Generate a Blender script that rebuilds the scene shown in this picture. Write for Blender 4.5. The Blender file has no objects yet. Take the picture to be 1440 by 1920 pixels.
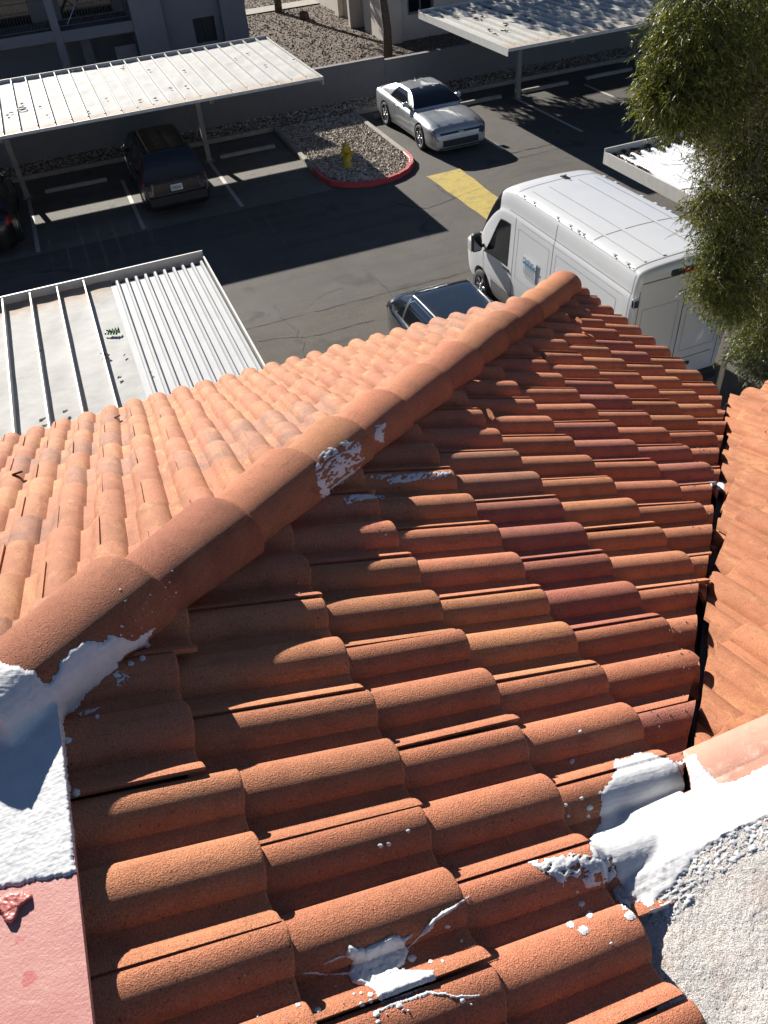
import bpy, bmesh, math, random
import numpy as np
from mathutils import Vector, Matrix, noise
from mathutils.bvhtree import BVHTree
random.seed(7); np.random.seed(7)
S = bpy.context.scene
COL = S.collection
R = math.radians
# ------------------------------------------------------------------ camera, sky, sun, exposure
CAMH = 8.45; FPX = 1470.0; PITCH, YAW, ROLL = 0.7475, 0.3215, -0.0945
cp, sp = math.cos(PITCH), math.sin(PITCH)
Cf = Vector((math.sin(YAW)*cp, math.cos(YAW)*cp, -sp))
r0 = Vector((math.cos(YAW), -math.sin(YAW), 0)); u0 = r0.cross(Cf)
Cr = r0*math.cos(ROLL)+u0*math.sin(ROLL); Cu = -r0*math.sin(ROLL)+u0*math.cos(ROLL)
cam = bpy.data.objects.new('camera', bpy.data.cameras.new('camera')); COL.objects.link(cam)
cam.matrix_world = Matrix(((Cr.x, Cu.x, -Cf.x, 0), (Cr.y, Cu.y, -Cf.y, 0), (Cr.z, Cu.z, -Cf.z, CAMH), (0, 0, 0, 1)))
cam.data.sensor_fit = 'VERTICAL'; cam.data.sensor_height = 36.0; cam.data.sensor_width = 27.0
cam.data.lens = FPX/1920*36.0; cam.data.clip_start = .05; cam.data.clip_end = 900
S.camera = cam
SUNV = Vector((-.18, .98, 0)).normalized(); EL = math.atan(.425); SUNV = SUNV*math.cos(EL)+Vector((0, 0, math.sin(EL)))
W = bpy.data.worlds.new('World'); S.world = W; W.use_nodes = True
nt = W.node_tree; bg = nt.nodes['Background']; sky = nt.nodes.new('ShaderNodeTexSky'); sky.sky_type = 'NISHITA'
sky.sun_disc = False; sky.sun_elevation = EL; sky.sun_rotation = math.atan2(SUNV.x, SUNV.y); sky.altitude = 2000; sky.air_density = .55; sky.dust_density = .08
nt.links.new(sky.outputs[0], bg.inputs[0]); bg.inputs[1].default_value = .05
sl = bpy.data.lights.new('sun', 'SUN'); sl.energy = 5.0; sl.angle = R(.5); sl.color = (1, .945, .87)
so = bpy.data.objects.new('sun', sl); COL.objects.link(so); so.rotation_euler = (-SUNV).to_track_quat('-Z', 'Y').to_euler(); so.location = (-20, 60, 40)
vs = S.view_settings; vs.view_transform = 'Standard'; vs.look = 'None'; vs.gamma = 1; vs.use_curve_mapping = False; vs.exposure = 1.15
S.cycles.max_bounces = 6; S.cycles.diffuse_bounces = 3; S.cycles.use_denoising = True

def ray(px, py):
    return (Cr*((px-720)/FPX)-Cu*((py-960)/FPX)+Cf)
CAMP = Vector((0, 0, CAMH))
def gz(px, py, z):
    d = ray(px, py); return CAMP+d*((z-CAMH)/d.z)
def gy(px, py, y):
    d = ray(px, py); return CAMP+d*(y/d.y)
# ------------------------------------------------------------------ materials
class N:
    def __init__(s, name):
        s.m = bpy.data.materials.new(name); s.m.use_nodes = True; s.t = s.m.node_tree
        s.b = s.t.nodes['Principled BSDF']
    def n(s, typ, **k):
        x = s.t.nodes.new(typ)
        for a, v in k.items(): setattr(x, a, v)
        return x
    def l(s, a, b): s.t.links.new(a, b)
    def noise(s, vec, sc, det=4, rough=.6, dist=0):
        x = s.n('ShaderNodeTexNoise'); x.inputs['Scale'].default_value = sc; x.inputs['Detail'].default_value = det
        x.inputs['Roughness'].default_value = rough; x.inputs['Distortion'].default_value = dist; s.l(vec, x.inputs['Vector']); return x.outputs['Fac']
    def ramp(s, f, stops):
        x = s.n('ShaderNodeValToRGB'); e = x.color_ramp.elements
        while len(e) < len(stops): e.new(.5)
        for i, (p, c) in enumerate(stops): e[i].position = p; e[i].color = (c, c, c, 1) if isinstance(c, (int, float)) else (*c, 1)
        s.l(f, x.inputs[0]); return x.outputs[0]
    def mix(s, f, a, b, mode='MIX'):
        x = s.n('ShaderNodeMix', data_type='RGBA', blend_type=mode)
        for i, v in ((0, f), (6, a), (7, b)):
            if isinstance(v, (int, float)): x.inputs[i].default_value = v
            elif isinstance(v, tuple): x.inputs[i].default_value = (*v, 1)
            else: s.l(v, x.inputs[i])
        return x.outputs[2]
    def bump(s, h, dist, strength=1.0, prev=None):
        x = s.n('ShaderNodeBump'); x.inputs['Distance'].default_value = dist; x.inputs['Strength'].default_value = strength; s.l(h, x.inputs['Height'])
        if prev is not None: s.l(prev, x.inputs['Normal'])
        s.l(x.outputs[0], s.b.inputs['Normal']); return x.outputs[0]
    def coord(s, rnd=False, obj=True):
        tc = s.n('ShaderNodeTexCoord'); o = tc.outputs['Object']
        if rnd:
            oi = s.n('ShaderNodeObjectInfo'); mu = s.n('ShaderNodeMath', operation='MULTIPLY'); mu.inputs[1].default_value = 37.0
            s.l(oi.outputs['Random'], mu.inputs[0]); a = s.n('ShaderNodeVectorMath', operation='ADD'); s.l(o, a.inputs[0]); s.l(mu.outputs[0], a.inputs[1]); o = a.outputs[0]
        return o
def simple(name, c, rough=.6, metal=0, var=.15, vs_=6, bump=0, bs=60, coat=0, spec=.5, dirt=None):
    k = N(name); o = k.coord()
    f = k.noise(o, vs_, 5)
    c2 = tuple(min(1, v*(1-var)) for v in c); c3 = tuple(min(1, v*(1+var)) for v in c)
    col = k.ramp(f, [(.3, c2), (.7, c3)])
    if dirt:
        g = k.ramp(k.noise(o, dirt[1], 6, .7, .4), [(dirt[2], 0), (dirt[2]+.18, 1)]); col = k.mix(g, col, dirt[0])
    k.l(col, k.b.inputs['Base Color']); k.b.inputs['Roughness'].default_value = rough; k.b.inputs['Metallic'].default_value = metal
    k.b.inputs['Coat Weight'].default_value = coat; k.b.inputs['Specular IOR Level'].default_value = spec
    if bump: k.bump(k.noise(o, bs, 4), bump)
    return k.m
def tile_mat(name, abr, grain=1.0):
    k = N(name); o = k.coord(True)
    oi = k.n('ShaderNodeObjectInfo')
    big = k.noise(o, 9, 4, .6, .6)
    col = k.mix(k.ramp(big, [(.35, 0), (.7, .55)]), oi.outputs['Color'], (.50, .205, .108), 'MIX')
    dk = k.ramp(k.noise(o, 14, 5, .65), [(.5, 0), (.75, .32)]); col = k.mix(dk, col, (.20, .068, .036))
    if abr:
        st = k.n('ShaderNodeMapping'); st.inputs['Scale'].default_value = (1, .45, 1); st.inputs['Rotation'].default_value = (0, 0, .5); k.l(o, st.inputs[0])
        a = k.ramp(k.noise(st.outputs[0], 13, 7, .75, .3), [(.52, 0), (.66, .7)]); col = k.mix(a, col, (.52, .27, .12))
    fine = k.ramp(k.noise(o, 260, 3, .7), [(.35, .72), (.65, 1.18)]); col = k.mix(1.0, col, fine, 'MULTIPLY')
    gr = k.ramp(k.noise(o, 30, 5, .7), [(.62, 0), (.74, .35)]); col = k.mix(gr, col, (.30, .25, .21))
    sm = k.n('ShaderNodeMapping'); sm.inputs['Scale'].default_value = (3.2, .5, 1); k.l(o, sm.inputs[0])
    stn = k.ramp(k.noise(sm.outputs[0], 16, 5, .7), [(.56, 0), (.72, .5)]); col = k.mix(stn, col, (.15, .075, .05))
    pale = k.ramp(k.noise(o, 46, 6, .8, .5), [(.64, 0), (.72, .55)]); col = k.mix(pale, col, (.60, .44, .34))
    pit = k.ramp(k.noise(o, 150, 2, .5), [(.27, .8), (.32, 0)]); col = k.mix(pit, col, (.06, .03, .02))
    k.l(col, k.b.inputs['Base Color']); k.b.inputs['Roughness'].default_value = .82; k.b.inputs['Specular IOR Level'].default_value = .25
    b = k.bump(k.noise(o, 22, 3), .003, .45)
    v = k.n('ShaderNodeTexVoronoi'); v.inputs['Scale'].default_value = 330; k.l(o, v.inputs['Vector'])
    b = k.bump(v.outputs['Distance'], .0012*grain, .8, b)
    k.bump(k.noise(o, 240, 4, .8), .0022*grain, .9, b)
    return k.m
M = {}
M['tileR'] = tile_mat('terracotta_tile', False, 1.5)
M['tileL'] = tile_mat('worn_terracotta_tile', True, .8)
M['cap'] = tile_mat('ridge_tile_clay', False, 2.2)
def sealant_mat():
    k = N('white_sealant'); o = k.coord()
    f = k.noise(o, 25, 5, .7); col = k.ramp(f, [(.3, (.52, .53, .55)), (.7, (.65, .65, .65))])
    col = k.mix(k.ramp(k.noise(o, 60, 6, .8), [(.60, 0), (.72, .45)]), col, (.45, .33, .28)); k.l(col, k.b.inputs['Base Color']); k.b.inputs['Roughness'].default_value = .5; k.b.inputs['Specular IOR Level'].default_value = .4
    b = k.bump(k.noise(o, 24, 3, .55, 1.0), .003, .4)
    st = k.n('ShaderNodeMapping'); st.inputs['Scale'].default_value = (.12, 1.6, .6); st.inputs['Rotation'].default_value = (0, 0, .35); k.l(o, st.inputs[0])
    k.bump(k.noise(st.outputs[0], 70, 4, .6, .2), .0016, .7, b)
    return k.m
M['seal'] = sealant_mat()
k = N('white_painted_stucco'); o = k.coord()
n1 = k.noise(o, 230, 4, .7, .5); n2 = k.noise(o, 7, 4, .6)
low = k.ramp(n1, [(.35, 1), (.45, 0)]); pk = k.ramp(n2, [(.5, 0), (.68, .55)])
col = k.mix(low, (.74, .71, .67), (.26, .17, .13)); col = k.mix(pk, col, (.64, .48, .40)); k.l(col, k.b.inputs['Base Color'])
k.b.inputs['Roughness'].default_value = .8; bb = k.bump(n1, .006, 1.0); k.bump(k.noise(o, 330, 3), .002, .8, bb); M['stucco'] = k.m
k = N('red_painted_flashing'); o = k.coord()
col = k.mix(k.ramp(k.noise(o, 9, 5, .65, 1.0), [(.35, 0), (.7, 1)]), (.50, .215, .19), (.58, .29, .245))
col = k.mix(k.ramp(k.noise(o, 24, 6, .8, .8), [(.56, 0), (.72, .6)]), col, (.72, .46, .36))
col = k.mix(k.ramp(k.noise(o, 30, 2, .4), [(.66, 0), (.69, .75)]), col, (.50, .115, .11))
k.l(col, k.b.inputs['Base Color']); k.b.inputs['Roughness'].default_value = .5; k.bump(k.noise(o, 180, 4, .7), .0012, .7); M['redflash'] = k.m
M['redblob'] = simple('red_mastic', (.50, .15, .13), .4, var=.2, vs_=30, bump=.003, bs=60)
M['pinkflash'] = simple('faded_pink_flashing', (.50, .25, .18), .5, var=.12, vs_=12, bump=.001, bs=150, dirt=((.62, .45, .36), 11, .52))
M['dark'] = simple('black_underlay', (.012, .011, .011), .8, var=.3)
M['valley'] = simple('dark_valley_metal', (.035, .032, .03), .7, var=.4, vs_=20)
M['deck'] = simple('roof_underlay', (.05, .03, .022), .9)
M['hstucco'] = simple('house_stucco', (.55, .50, .44), .9, var=.05, bump=.004, bs=60)
def asphalt_mat(name, a, b_, agg):
    k = N(name); o = k.coord()
    col = k.ramp(k.noise(o, .35, 6, .62, .3), [(.3, a), (.7, b_)])
    col = k.mix(k.ramp(k.noise(o, 1.7, 6, .7), [(.42, .0), (.8, .35)]), col, tuple(v*1.35 for v in b_))
    col = k.mix(k.ramp(k.noise(o, 3.5, 5, .7, 1), [(.6, 0), (.78, .5)]), col, tuple(v*.6 for v in a))
    oil = k.ramp(k.noise(o, .9, 3, .45, .8), [(.63, 0), (.70, .55)]); col = k.mix(oil, col, tuple(v*.45 for v in a))
    tm = k.n('ShaderNodeMapping'); tm.inputs['Scale'].default_value = (.12, 1.5, 1); k.l(o, tm.inputs[0])
    ty = k.ramp(k.noise(tm.outputs[0], 1.1, 5, .6, .2), [(.5, 0), (.68, .35)]); col = k.mix(ty, col, tuple(v*.62 for v in a))
    sp_ = k.ramp(k.noise(o, 38, 4, .75), [(.36, .70), (.66, 1.28)]); col = k.mix(1.0, col, sp_, 'MULTIPLY')
    v = k.n('ShaderNodeTexVoronoi'); v.inputs['Scale'].default_value = 28; k.l(o, v.inputs['Vector'])
    col = k.mix(k.ramp(v.outputs['Distance'], [(.05, agg), (.16, 0)]), col, (.30, .27, .23))
    k.l(col, k.b.inputs['Base Color']); k.b.inputs['Roughness'].default_value = .88; k.b.inputs['Specular IOR Level'].default_value = .3
    k.bump(k.noise(o, 45, 5, .8), .02, .6); return k.m
M['asph'] = asphalt_mat('asphalt', (.078, .071, .062), (.112, .103, .092), .25)
M['asphN'] = asphalt_mat('coarse_asphalt', (.082, .072, .061), (.118, .105, .09), .5)
M['asphS'] = asphalt_mat('sealed_asphalt', (.13, .12, .10), (.18, .168, .145), .3)
M['crack'] = simple('crack_filler', (.018, .016, .015), .8)
def worn_paint(name, c, under, th):
    k = N(name); o = k.coord(); f = k.ramp(k.noise(o, 3, 8, .78, .5), [(th, 0), (th+.2, 1)])
    f2 = k.ramp(k.noise(o, 30, 5, .8), [(.4, .0), (.62, .5)]); col = k.mix(f, c, under); col = k.mix(f2, col, under)
    k.l(col, k.b.inputs['Base Color']); k.b.inputs['Roughness'].default_value = .75; return k.m
M['line'] = worn_paint('worn_white_line_paint', (.55, .53, .48), (.12, .11, .09), .58)
M['yellow'] = worn_paint('worn_yellow_paint', (.50, .37, .055), (.20, .16, .07), .5)
M['redkerb'] = simple('red_kerb_paint', (.42, .045, .045), .55, var=.2, vs_=10, dirt=((.30, .12, .10), 8, .62))
M['conc'] = simple('concrete', (.30, .275, .235), .9, var=.2, vs_=5, bump=.006, bs=40, dirt=((.16, .14, .12), 4, .6))
M['wallp'] = simple('painted_block_wall', (.19, .185, .18), .9, var=.06, vs_=3, bump=.01, bs=30, dirt=((.13, .125, .12), 2, .62))
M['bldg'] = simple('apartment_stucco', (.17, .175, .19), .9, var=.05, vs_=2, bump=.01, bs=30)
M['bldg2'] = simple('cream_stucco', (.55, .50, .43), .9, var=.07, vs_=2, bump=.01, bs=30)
M['void'] = simple('dark_interior', (.008, .009, .011), .6)
M['glassd'] = simple('dark_window_glass', (.01, .012, .015), .08, var=.1, spec=.8)
M['rail'] = simple('dark_rail_metal', (.03, .03, .035), .5)
k = N('gravel_bed'); o = k.coord(); v = k.n('ShaderNodeTexVoronoi'); v.inputs['Scale'].default_value = 16; k.l(o, v.inputs['Vector'])
hs = k.n('ShaderNodeSeparateColor'); k.l(v.outputs['Color'], hs.inputs[0])
col = k.ramp(hs.outputs[0], [(0, (.10, .07, .05)), (.5, (.19, .145, .105)), (1, (.32, .26, .20))]); col = k.mix(k.ramp(v.outputs['Distance'], [(.25, 0), (.6, .8)]), col, (.07, .05, .035))
k.l(col, k.b.inputs['Base Color']); k.b.inputs['Roughness'].default_value = .95
inv = k.n('ShaderNodeMath', operation='SUBTRACT'); inv.inputs[0].default_value = 1; k.l(v.outputs['Distance'], inv.inputs[1]); k.bump(inv.outputs[0], .05, .9); M['gravel'] = k.m
k = N('gravel_stones'); ge = k.n('ShaderNodeNewGeometry'); col = k.ramp(ge.outputs['Random Per Island'], [(0, (.20, .155, .11)), (.45, (.40, .34, .26)), (.8, (.56, .49, .40)), (1, (.70, .65, .56))])
k.l(col, k.b.inputs['Base Color']); k.b.inputs['Roughness'].default_value = .9; M['stones'] = k.m
k = N('brown_gravel_stones'); ge = k.n('ShaderNodeNewGeometry'); col = k.ramp(ge.outputs['Random Per Island'], [(0, (.09, .06, .04)), (.5, (.18, .13, .09)), (.85, (.27, .21, .15)), (1, (.42, .36, .28))])
k.l(col, k.b.inputs['Base Color']); k.b.inputs['Roughness'].default_value = .95; M['stones2'] = k.m
k = N('white_roof_metal'); o = k.coord()
col = k.mix(k.ramp(k.noise(o, 1.4, 6, .7, .6), [(.45, 0), (.8, .5)]), (.46, .46, .445), (.31, .295, .265))
sx = k.n('ShaderNodeAttribute', attribute_name='rust'); rn = k.noise(o, 4, 6, .75, .6); mm = k.n('ShaderNodeMath', operation='MULTIPLY'); k.l(sx.outputs['Fac'], mm.inputs[0]); k.l(rn, mm.inputs[1])
col = k.mix(k.ramp(mm.outputs[0], [(.16, 0), (.5, .8)]), col, (.36, .25, .16))
k.l(col, k.b.inputs['Base Color']); k.b.inputs['Roughness'].default_value = .8; k.b.inputs['Specular IOR Level'].default_value = .2; k.bump(k.noise(o, 2.2, 3, .5), .035, .5); M['roofmetal'] = k.m
M['galv'] = simple('pale_corrugated_metal', (.42, .43, .44), .75, var=.06, vs_=3, metal=.0, dirt=((.5, .44, .38), 1.6, .68))
M['shiny'] = simple('bright_corrugated_metal', (.74, .76, .78), .3, var=.05, vs_=3)
M['trim'] = simple('cream_fascia_metal', (.58, .56, .51), .5, var=.08, vs_=6, dirt=((.4, .35, .3), 5, .66))
M['steel'] = simple('painted_steel_post', (.24, .225, .20), .6, var=.15)
M['debris'] = simple('dry_leaf_litter', (.06, .045, .03), .9, var=.5, vs_=30)
M['green'] = simple('green_plastic', (.03, .25, .05), .3)
def carpaint(name, c, metal, rough, coat=1.0):
    k = N(name); k.b.inputs['Base Color'].default_value = (*c, 1); k.b.inputs['Metallic'].default_value = metal; k.b.inputs['Coat Weight'].default_value = coat
    k.b.inputs['Coat Roughness'].default_value = .04; o = k.coord(); f = k.ramp(k.noise(o, 3, 6, .7), [(.3, rough*.8), (.7, rough*1.3)]); k.l(f, k.b.inputs['Roughness']); return k.m
M['silver'] = carpaint('silver_metallic_paint', (.40, .42, .44), .55, .36)
M['black'] = carpaint('black_car_paint', (.005, .005, .006), .0, .35, .35)
M['blue'] = carpaint('charcoal_blue_paint', (.018, .024, .032), .4, .22)
M['white'] = carpaint('white_van_paint', (.60, .61, .615), 0, .35, .6)
M['seam'] = simple('dark_panel_gap', (.03, .03, .03), .7)
M['press_shade'] = simple('soft_pressing_shade', (.36, .365, .37), .5)  # grey painted in for the soft shading along pressed recesses and creases
M['wseam'] = simple('grey_gap_and_ledge_shade', (.16, .16, .16), .7)  # real panel gaps, and the painted shadow line of the roof ledge
M['plastic'] = simple('black_plastic', (.02, .02, .021), .55)
M['greypl'] = simple('grey_plastic_cladding', (.16, .16, .155), .6)
M['rubber'] = simple('tyre_rubber', (.02, .02, .02), .85)
M['rim'] = simple('alloy_rim', (.55, .56, .57), .3, metal=.8)
M['chrome'] = simple('chrome', (.75, .75, .76), .12, metal=1, var=.02)
M['redlens'] = simple('red_lamp_lens', (.35, .012, .012), .15, var=.1)
M['clearlens'] = simple('clear_lamp_lens', (.5, .5, .5), .1, var=.05, metal=.4)
M['plate'] = simple('number_plate', (.7, .7, .68), .5)
M['decalw'] = simple('decal_white', (.66, .68, .69), .5, var=.03)
M['decalb'] = simple('decal_blue', (.05, .22, .38), .5, var=.05)
M['decalg'] = simple('decal_grey', (.16, .17, .19), .5, var=.05)
M['hydrant'] = simple('yellow_hydrant_paint', (.50, .36, .03), .5, var=.15, vs_=8)
M['bollard'] = simple('cream_post_paint', (.52, .46, .33), .6, var=.12, vs_=9)
M['bark'] = simple('bark', (.10, .075, .055), .95, var=.4, vs_=14, bump=.02, bs=25)
M['twig'] = simple('dead_twigs', (.17, .13, .095), .9, var=.3, vs_=9)
def leaf_mat(name, a, b_, c_):
    k = N(name); ge = k.n('ShaderNodeNewGeometry'); col = k.ramp(ge.outputs['Random Per Island'], [(0, a), (.55, b_), (1, c_)])
    k.l(col, k.b.inputs['Base Color']); k.b.inputs['Roughness'].default_value = .45; k.b.inputs['Specular IOR Level'].default_value = .4
    tr = k.n('ShaderNodeBsdfTranslucent'); k.l(k.mix(1.0, col, (1.0, 1.0, .35), 'MULTIPLY'), tr.inputs[0]); ms = k.n('ShaderNodeMixShader'); ms.inputs[0].default_value = .3
    k.l(k.b.outputs[0], ms.inputs[1]); k.l(tr.outputs[0], ms.inputs[2]); k.l(ms.outputs[0], k.t.nodes['Material Output'].inputs[0]); return k.m
M['leaf'] = leaf_mat('willow_leaf', (.035, .052, .010), (.095, .118, .018), (.26, .25, .05))
M['leafg'] = leaf_mat('grey_green_leaf', (.07, .085, .04), (.12, .14, .07), (.22, .24, .15))
M['leafd'] = leaf_mat('dark_leaf', (.02, .03, .01), (.035, .05, .015), (.06, .07, .025))

# ------------------------------------------------------------------ mesh helpers
def link(o, parent=None):
    COL.objects.link(o)
    if parent is not None: o.parent = parent
    return o
def mesh(name, V, F, mat, parent=None, smooth=False, **props):
    me = bpy.data.meshes.new(name); me.from_pydata([tuple(v) for v in V], [], F); me.update()
    if mat is not None: me.materials.append(mat)
    if smooth: me.polygons.foreach_set('use_smooth', [True]*len(me.polygons))
    o = bpy.data.objects.new(name, me); link(o, parent)
    for k_, v_ in props.items(): o[k_] = v_
    return o
def thing(name, label, cat, loc=(0, 0, 0), rz=0, group=None):
    o = bpy.data.objects.new(name, None); COL.objects.link(o); o.location = loc; o.rotation_euler = (0, 0, rz); o.empty_display_size = .2
    o['label'] = label; o['category'] = cat
    if group: o['group'] = group
    return o
def tag(o, label, cat, group=None):
    o['label'] = label; o['category'] = cat
    if group: o['group'] = group
    return o
def struct(o): o['kind'] = 'structure'; return o
class MB:
    def __init__(s): s.V = []; s.F = []
    def add(s, V, F): b = len(s.V); s.V += [tuple(v) for v in V]; s.F += [tuple(i+b for i in f) for f in F]; return s
    def box(s, x0, y0, z0, x1, y1, z1):
        return s.add([(x0, y0, z0), (x1, y0, z0), (x1, y1, z0), (x0, y1, z0), (x0, y0, z1), (x1, y0, z1), (x1, y1, z1), (x0, y1, z1)],
                     [(0, 3, 2, 1), (4, 5, 6, 7), (0, 1, 5, 4), (1, 2, 6, 5), (2, 3, 7, 6), (3, 0, 4, 7)])
    def tube(s, pts, r, n=6, r1=None):
        pts = [Vector(p) for p in pts]; m = len(pts); b = []
        for i, p in enumerate(pts):
            d = (pts[min(i+1, m-1)]-pts[max(i-1, 0)]); d = d.normalized() if d.length > 1e-9 else Vector((0, 0, 1))
            a = d.orthogonal().normalized(); c = d.cross(a); rr = r if r1 is None else r+(r1-r)*i/max(1, m-1)
            b += [p+(a*math.cos(2*math.pi*j/n)+c*math.sin(2*math.pi*j/n))*rr for j in range(n)]
        F = [(i*n+j, i*n+(j+1) % n, (i+1)*n+(j+1) % n, (i+1)*n+j) for i in range(m-1) for j in range(n)]
        F += [tuple(range(n-1, -1, -1)), tuple((m-1)*n+j for j in range(n))]
        return s.add(b, F)
    def lathe(s, prof, n=20, axis='z', c=(0, 0, 0)):
        V = []
        for (r, z) in prof:
            for j in range(n):
                a = 2*math.pi*j/n; x, y = r*math.cos(a), r*math.sin(a)
                V.append((c[0]+x, c[1]+y, c[2]+z) if axis == 'z' else (c[0]+z, c[1]+x, c[2]+y))
        m = len(prof); F = [(i*n+j, i*n+(j+1) % n, (i+1)*n+(j+1) % n, (i+1)*n+j) for i in range(m-1) for j in range(n)]
        return s.add(V, F)
    def prism(s, pts, z0, z1):
        n = len(pts); V = [(p[0], p[1], z0) for p in pts]+[(p[0], p[1], z1) for p in pts]
        return s.add(V, [tuple(range(n-1, -1, -1)), tuple(range(n, 2*n))]+[(i, (i+1) % n, n+(i+1) % n, n+i) for i in range(n)])
    def build(s, name, mat, parent=None, smooth=False, **p): return mesh(name, s.V, s.F, mat, parent, smooth, **p)
def bevel(o, w=.01, seg=2):
    m = o.modifiers.new('bevel', 'BEVEL'); m.width = w; m.segments = seg; m.limit_method = 'ANGLE'; return o
def nz(x, y, z=0., s=1.): return noise.noise(Vector((x*s, y*s, z*s)))

# ================================================================== GROUND
def sheet(name, pts, z, mat, kind='structure', parent=None):
    return mesh(name, [(x, y, z) for x, y in pts], [tuple(range(len(pts)))], mat, parent, kind=kind)
sheet('ground', [(-400, -300), (400, -300), (400, 500), (-400, 500)], -.02, M['asph'])
sheet('parking_lot', [(-40, -20), (60, -20), (60, 28.0), (-40, 28.0)], 0, M['asph'])
sheet('asphalt_lane', [(-12, -8), (28, -8), (28, 15.35), (-12, 15.35)], .004, M['asphN'])
for i, (x0, x1) in enumerate(((-4.3, -1.7), (-1.5, 1.1), (1.3, 3.9), (4.1, 6.6))):
    sheet('stall_surface', [(x0-.1, 21.9), (x1+.1, 21.9), (x1+.1, 27.95), (x0-.1, 27.95)], .0045, M['asphS'])
def crack(pts, w, z=.009, mat='crack'):
    V = []; F = []; P = []
    for a, b_ in zip(pts[:-1], pts[1:]):
        n = max(2, int(math.hypot(b_[0]-a[0], b_[1]-a[1])/.12))
        for i in range(n): t = i/n; P.append((a[0]+(b_[0]-a[0])*t, a[1]+(b_[1]-a[1])*t))
    P.append(pts[-1])
    for i, (x, y) in enumerate(P):
        x += nz(x*3, y*3, 1)*.10; y += nz(x*3, y*3, 5)*.06; ww = w*(.5+random.random())
        V += [(x-ww*.5, y-ww*.5, z), (x+ww*.5, y+ww*.5, z)]
        if i: F.append((2*i-2, 2*i-1, 2*i+1, 2*i))
    return mesh('asphalt_crack', V, F, M[mat], None, kind='structure')
crack([(-12, 15.35), (4, 15.35), (9, 15.4), (28, 15.35)], .03)
G = lambda x, y: tuple(gz(x, y, 0))[:2]
crack([G(512, 572), G(535, 602), G(557, 622), G(566, 650), G(572, 690)], .06)
crack([G(560, 590), G(590, 560), G(640, 540)], .02)
crack([G(735, 380), G(800, 392), G(850, 372)], .03); crack([G(815, 348), G(850, 372), G(905, 352)], .02)
crack([G(905, 352), G(960, 300), G(1060, 275), G(1120, 262)], .025); crack([G(1095, 380), G(1140, 330), G(1190, 322)], .03)
crack([G(945, 290), G(1010, 276), G(1055, 266)], .03); crack([G(1180, 470), G(1260, 440), G(1300, 425)], .02)
crack([G(700, 520), G(745, 560)], .02); crack([G(480, 640), G(600, 628), G(700, 600)], .015)
lines = [(-1.61, 22.05, 26.2), (1.19, 22.05, 26.25), (3.98, 22.1, 26.2), (12.22, 22.05, 26.0), (15.02, 22.1, 26.3), (17.8, 22.1, 26.3), (20.6, 22.1, 26.3), (-4.4, 22.05, 26.2)]
for x, a, b_ in lines: struct(sheet('parking_line', [(x, a), (x+.11, a), (x+.11, b_), (x, b_)], .0095, M['line']))
yp = [(9.36, 21.33), (10.45, 21.36)]
for i in range(9): yp.append((10.44-.012*i+random.uniform(-.02, .02), 20.9-i*.43))
yp.append((10.2, 17.2)); yp.append((9.48, 17.05))
for i in range(9): yp.append((9.46-.01*i+random.uniform(-.015, .015), 17.4+i*.44))
sheet('yellow_painted_patch', yp, .009, M['yellow'])
# gravel islands with kerbs
isl = [(6.66, 28.0), (6.62, 25.2), (6.60, 23.8), (6.60, 22.72), (6.72, 22.2), (6.99, 21.86), (7.35, 21.62), (7.78, 21.5), (8.25, 21.5), (8.67, 21.63), (9.08, 21.9), (9.4, 22.3), (9.57, 22.7), (9.62, 23.1), (9.62, 23.8), (9.64, 25.6), (9.66, 28.0)]
def kerb(pts, w, mat, name='kerb'):
    V = []; F = []; P = [Vector((a, b_, 0)) for a, b_ in pts]; n = len(P)
    for i, p in enumerate(P):
        d = (P[min(i+1, n-1)]-P[max(i-1, 0)]).normalized(); nn = Vector((-d.y, d.x, 0))
        for off, z in ((0, 0), (0, .115), (.02, .135), (w-.02, .135), (w, .115), (w, 0)): q = p+nn*off; V.append((q.x, q.y, z))
    for i in range(n-1):
        for j in range(5): F.append((i*6+j, i*6+j+1, (i+1)*6+j+1, (i+1)*6+j))
    F += [tuple(range(6)), tuple((n-1)*6+j for j in reversed(range(6)))]
    return struct(mesh(name, V, F, mat))
kerb(isl[0:3]+[(6.60, 23.55)], .15, M['conc']); kerb([(6.60, 23.55)]+isl[3:13]+[(9.62, 23.3)], .15, M['redkerb'], 'red_kerb'); kerb([(9.62, 23.3)]+isl[14:], .15, M['conc'])
kerb([(-14, 28.0), (6.66, 28.0)], .14, M['conc']); kerb([(9.66, 28.0), (30, 28.0)], .14, M['conc'])
sheet('gravel_bed', isl, .085, M['gravel']); sheet('gravel_bed', [(-14, 28.0), (30, 28.0), (30, 29.5), (-14, 29.5)], .089, M['gravel'])
def gyv(name, pts, z, mat=M['gravel']): return sheet(name, pts, z, mat)
gyv('gravel_yard', [(-40, 29.5), (60, 29.5), (60, 90), (-40, 90)], .0)
sheet('footpath', [(8.5, 47.2), (30, 47.2), (30, 48.6), (8.5, 48.6)], .05, M['conc'])
def inside(p, poly):
    c = False; n = len(poly); j = n-1
    for i in range(n):
        if (poly[i][1] > p[1]) != (poly[j][1] > p[1]) and p[0] < (poly[j][0]-poly[i][0])*(p[1]-poly[i][1])/(poly[j][1]-poly[i][1])+poly[i][0]: c = not c
        j = i
    return c
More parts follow.
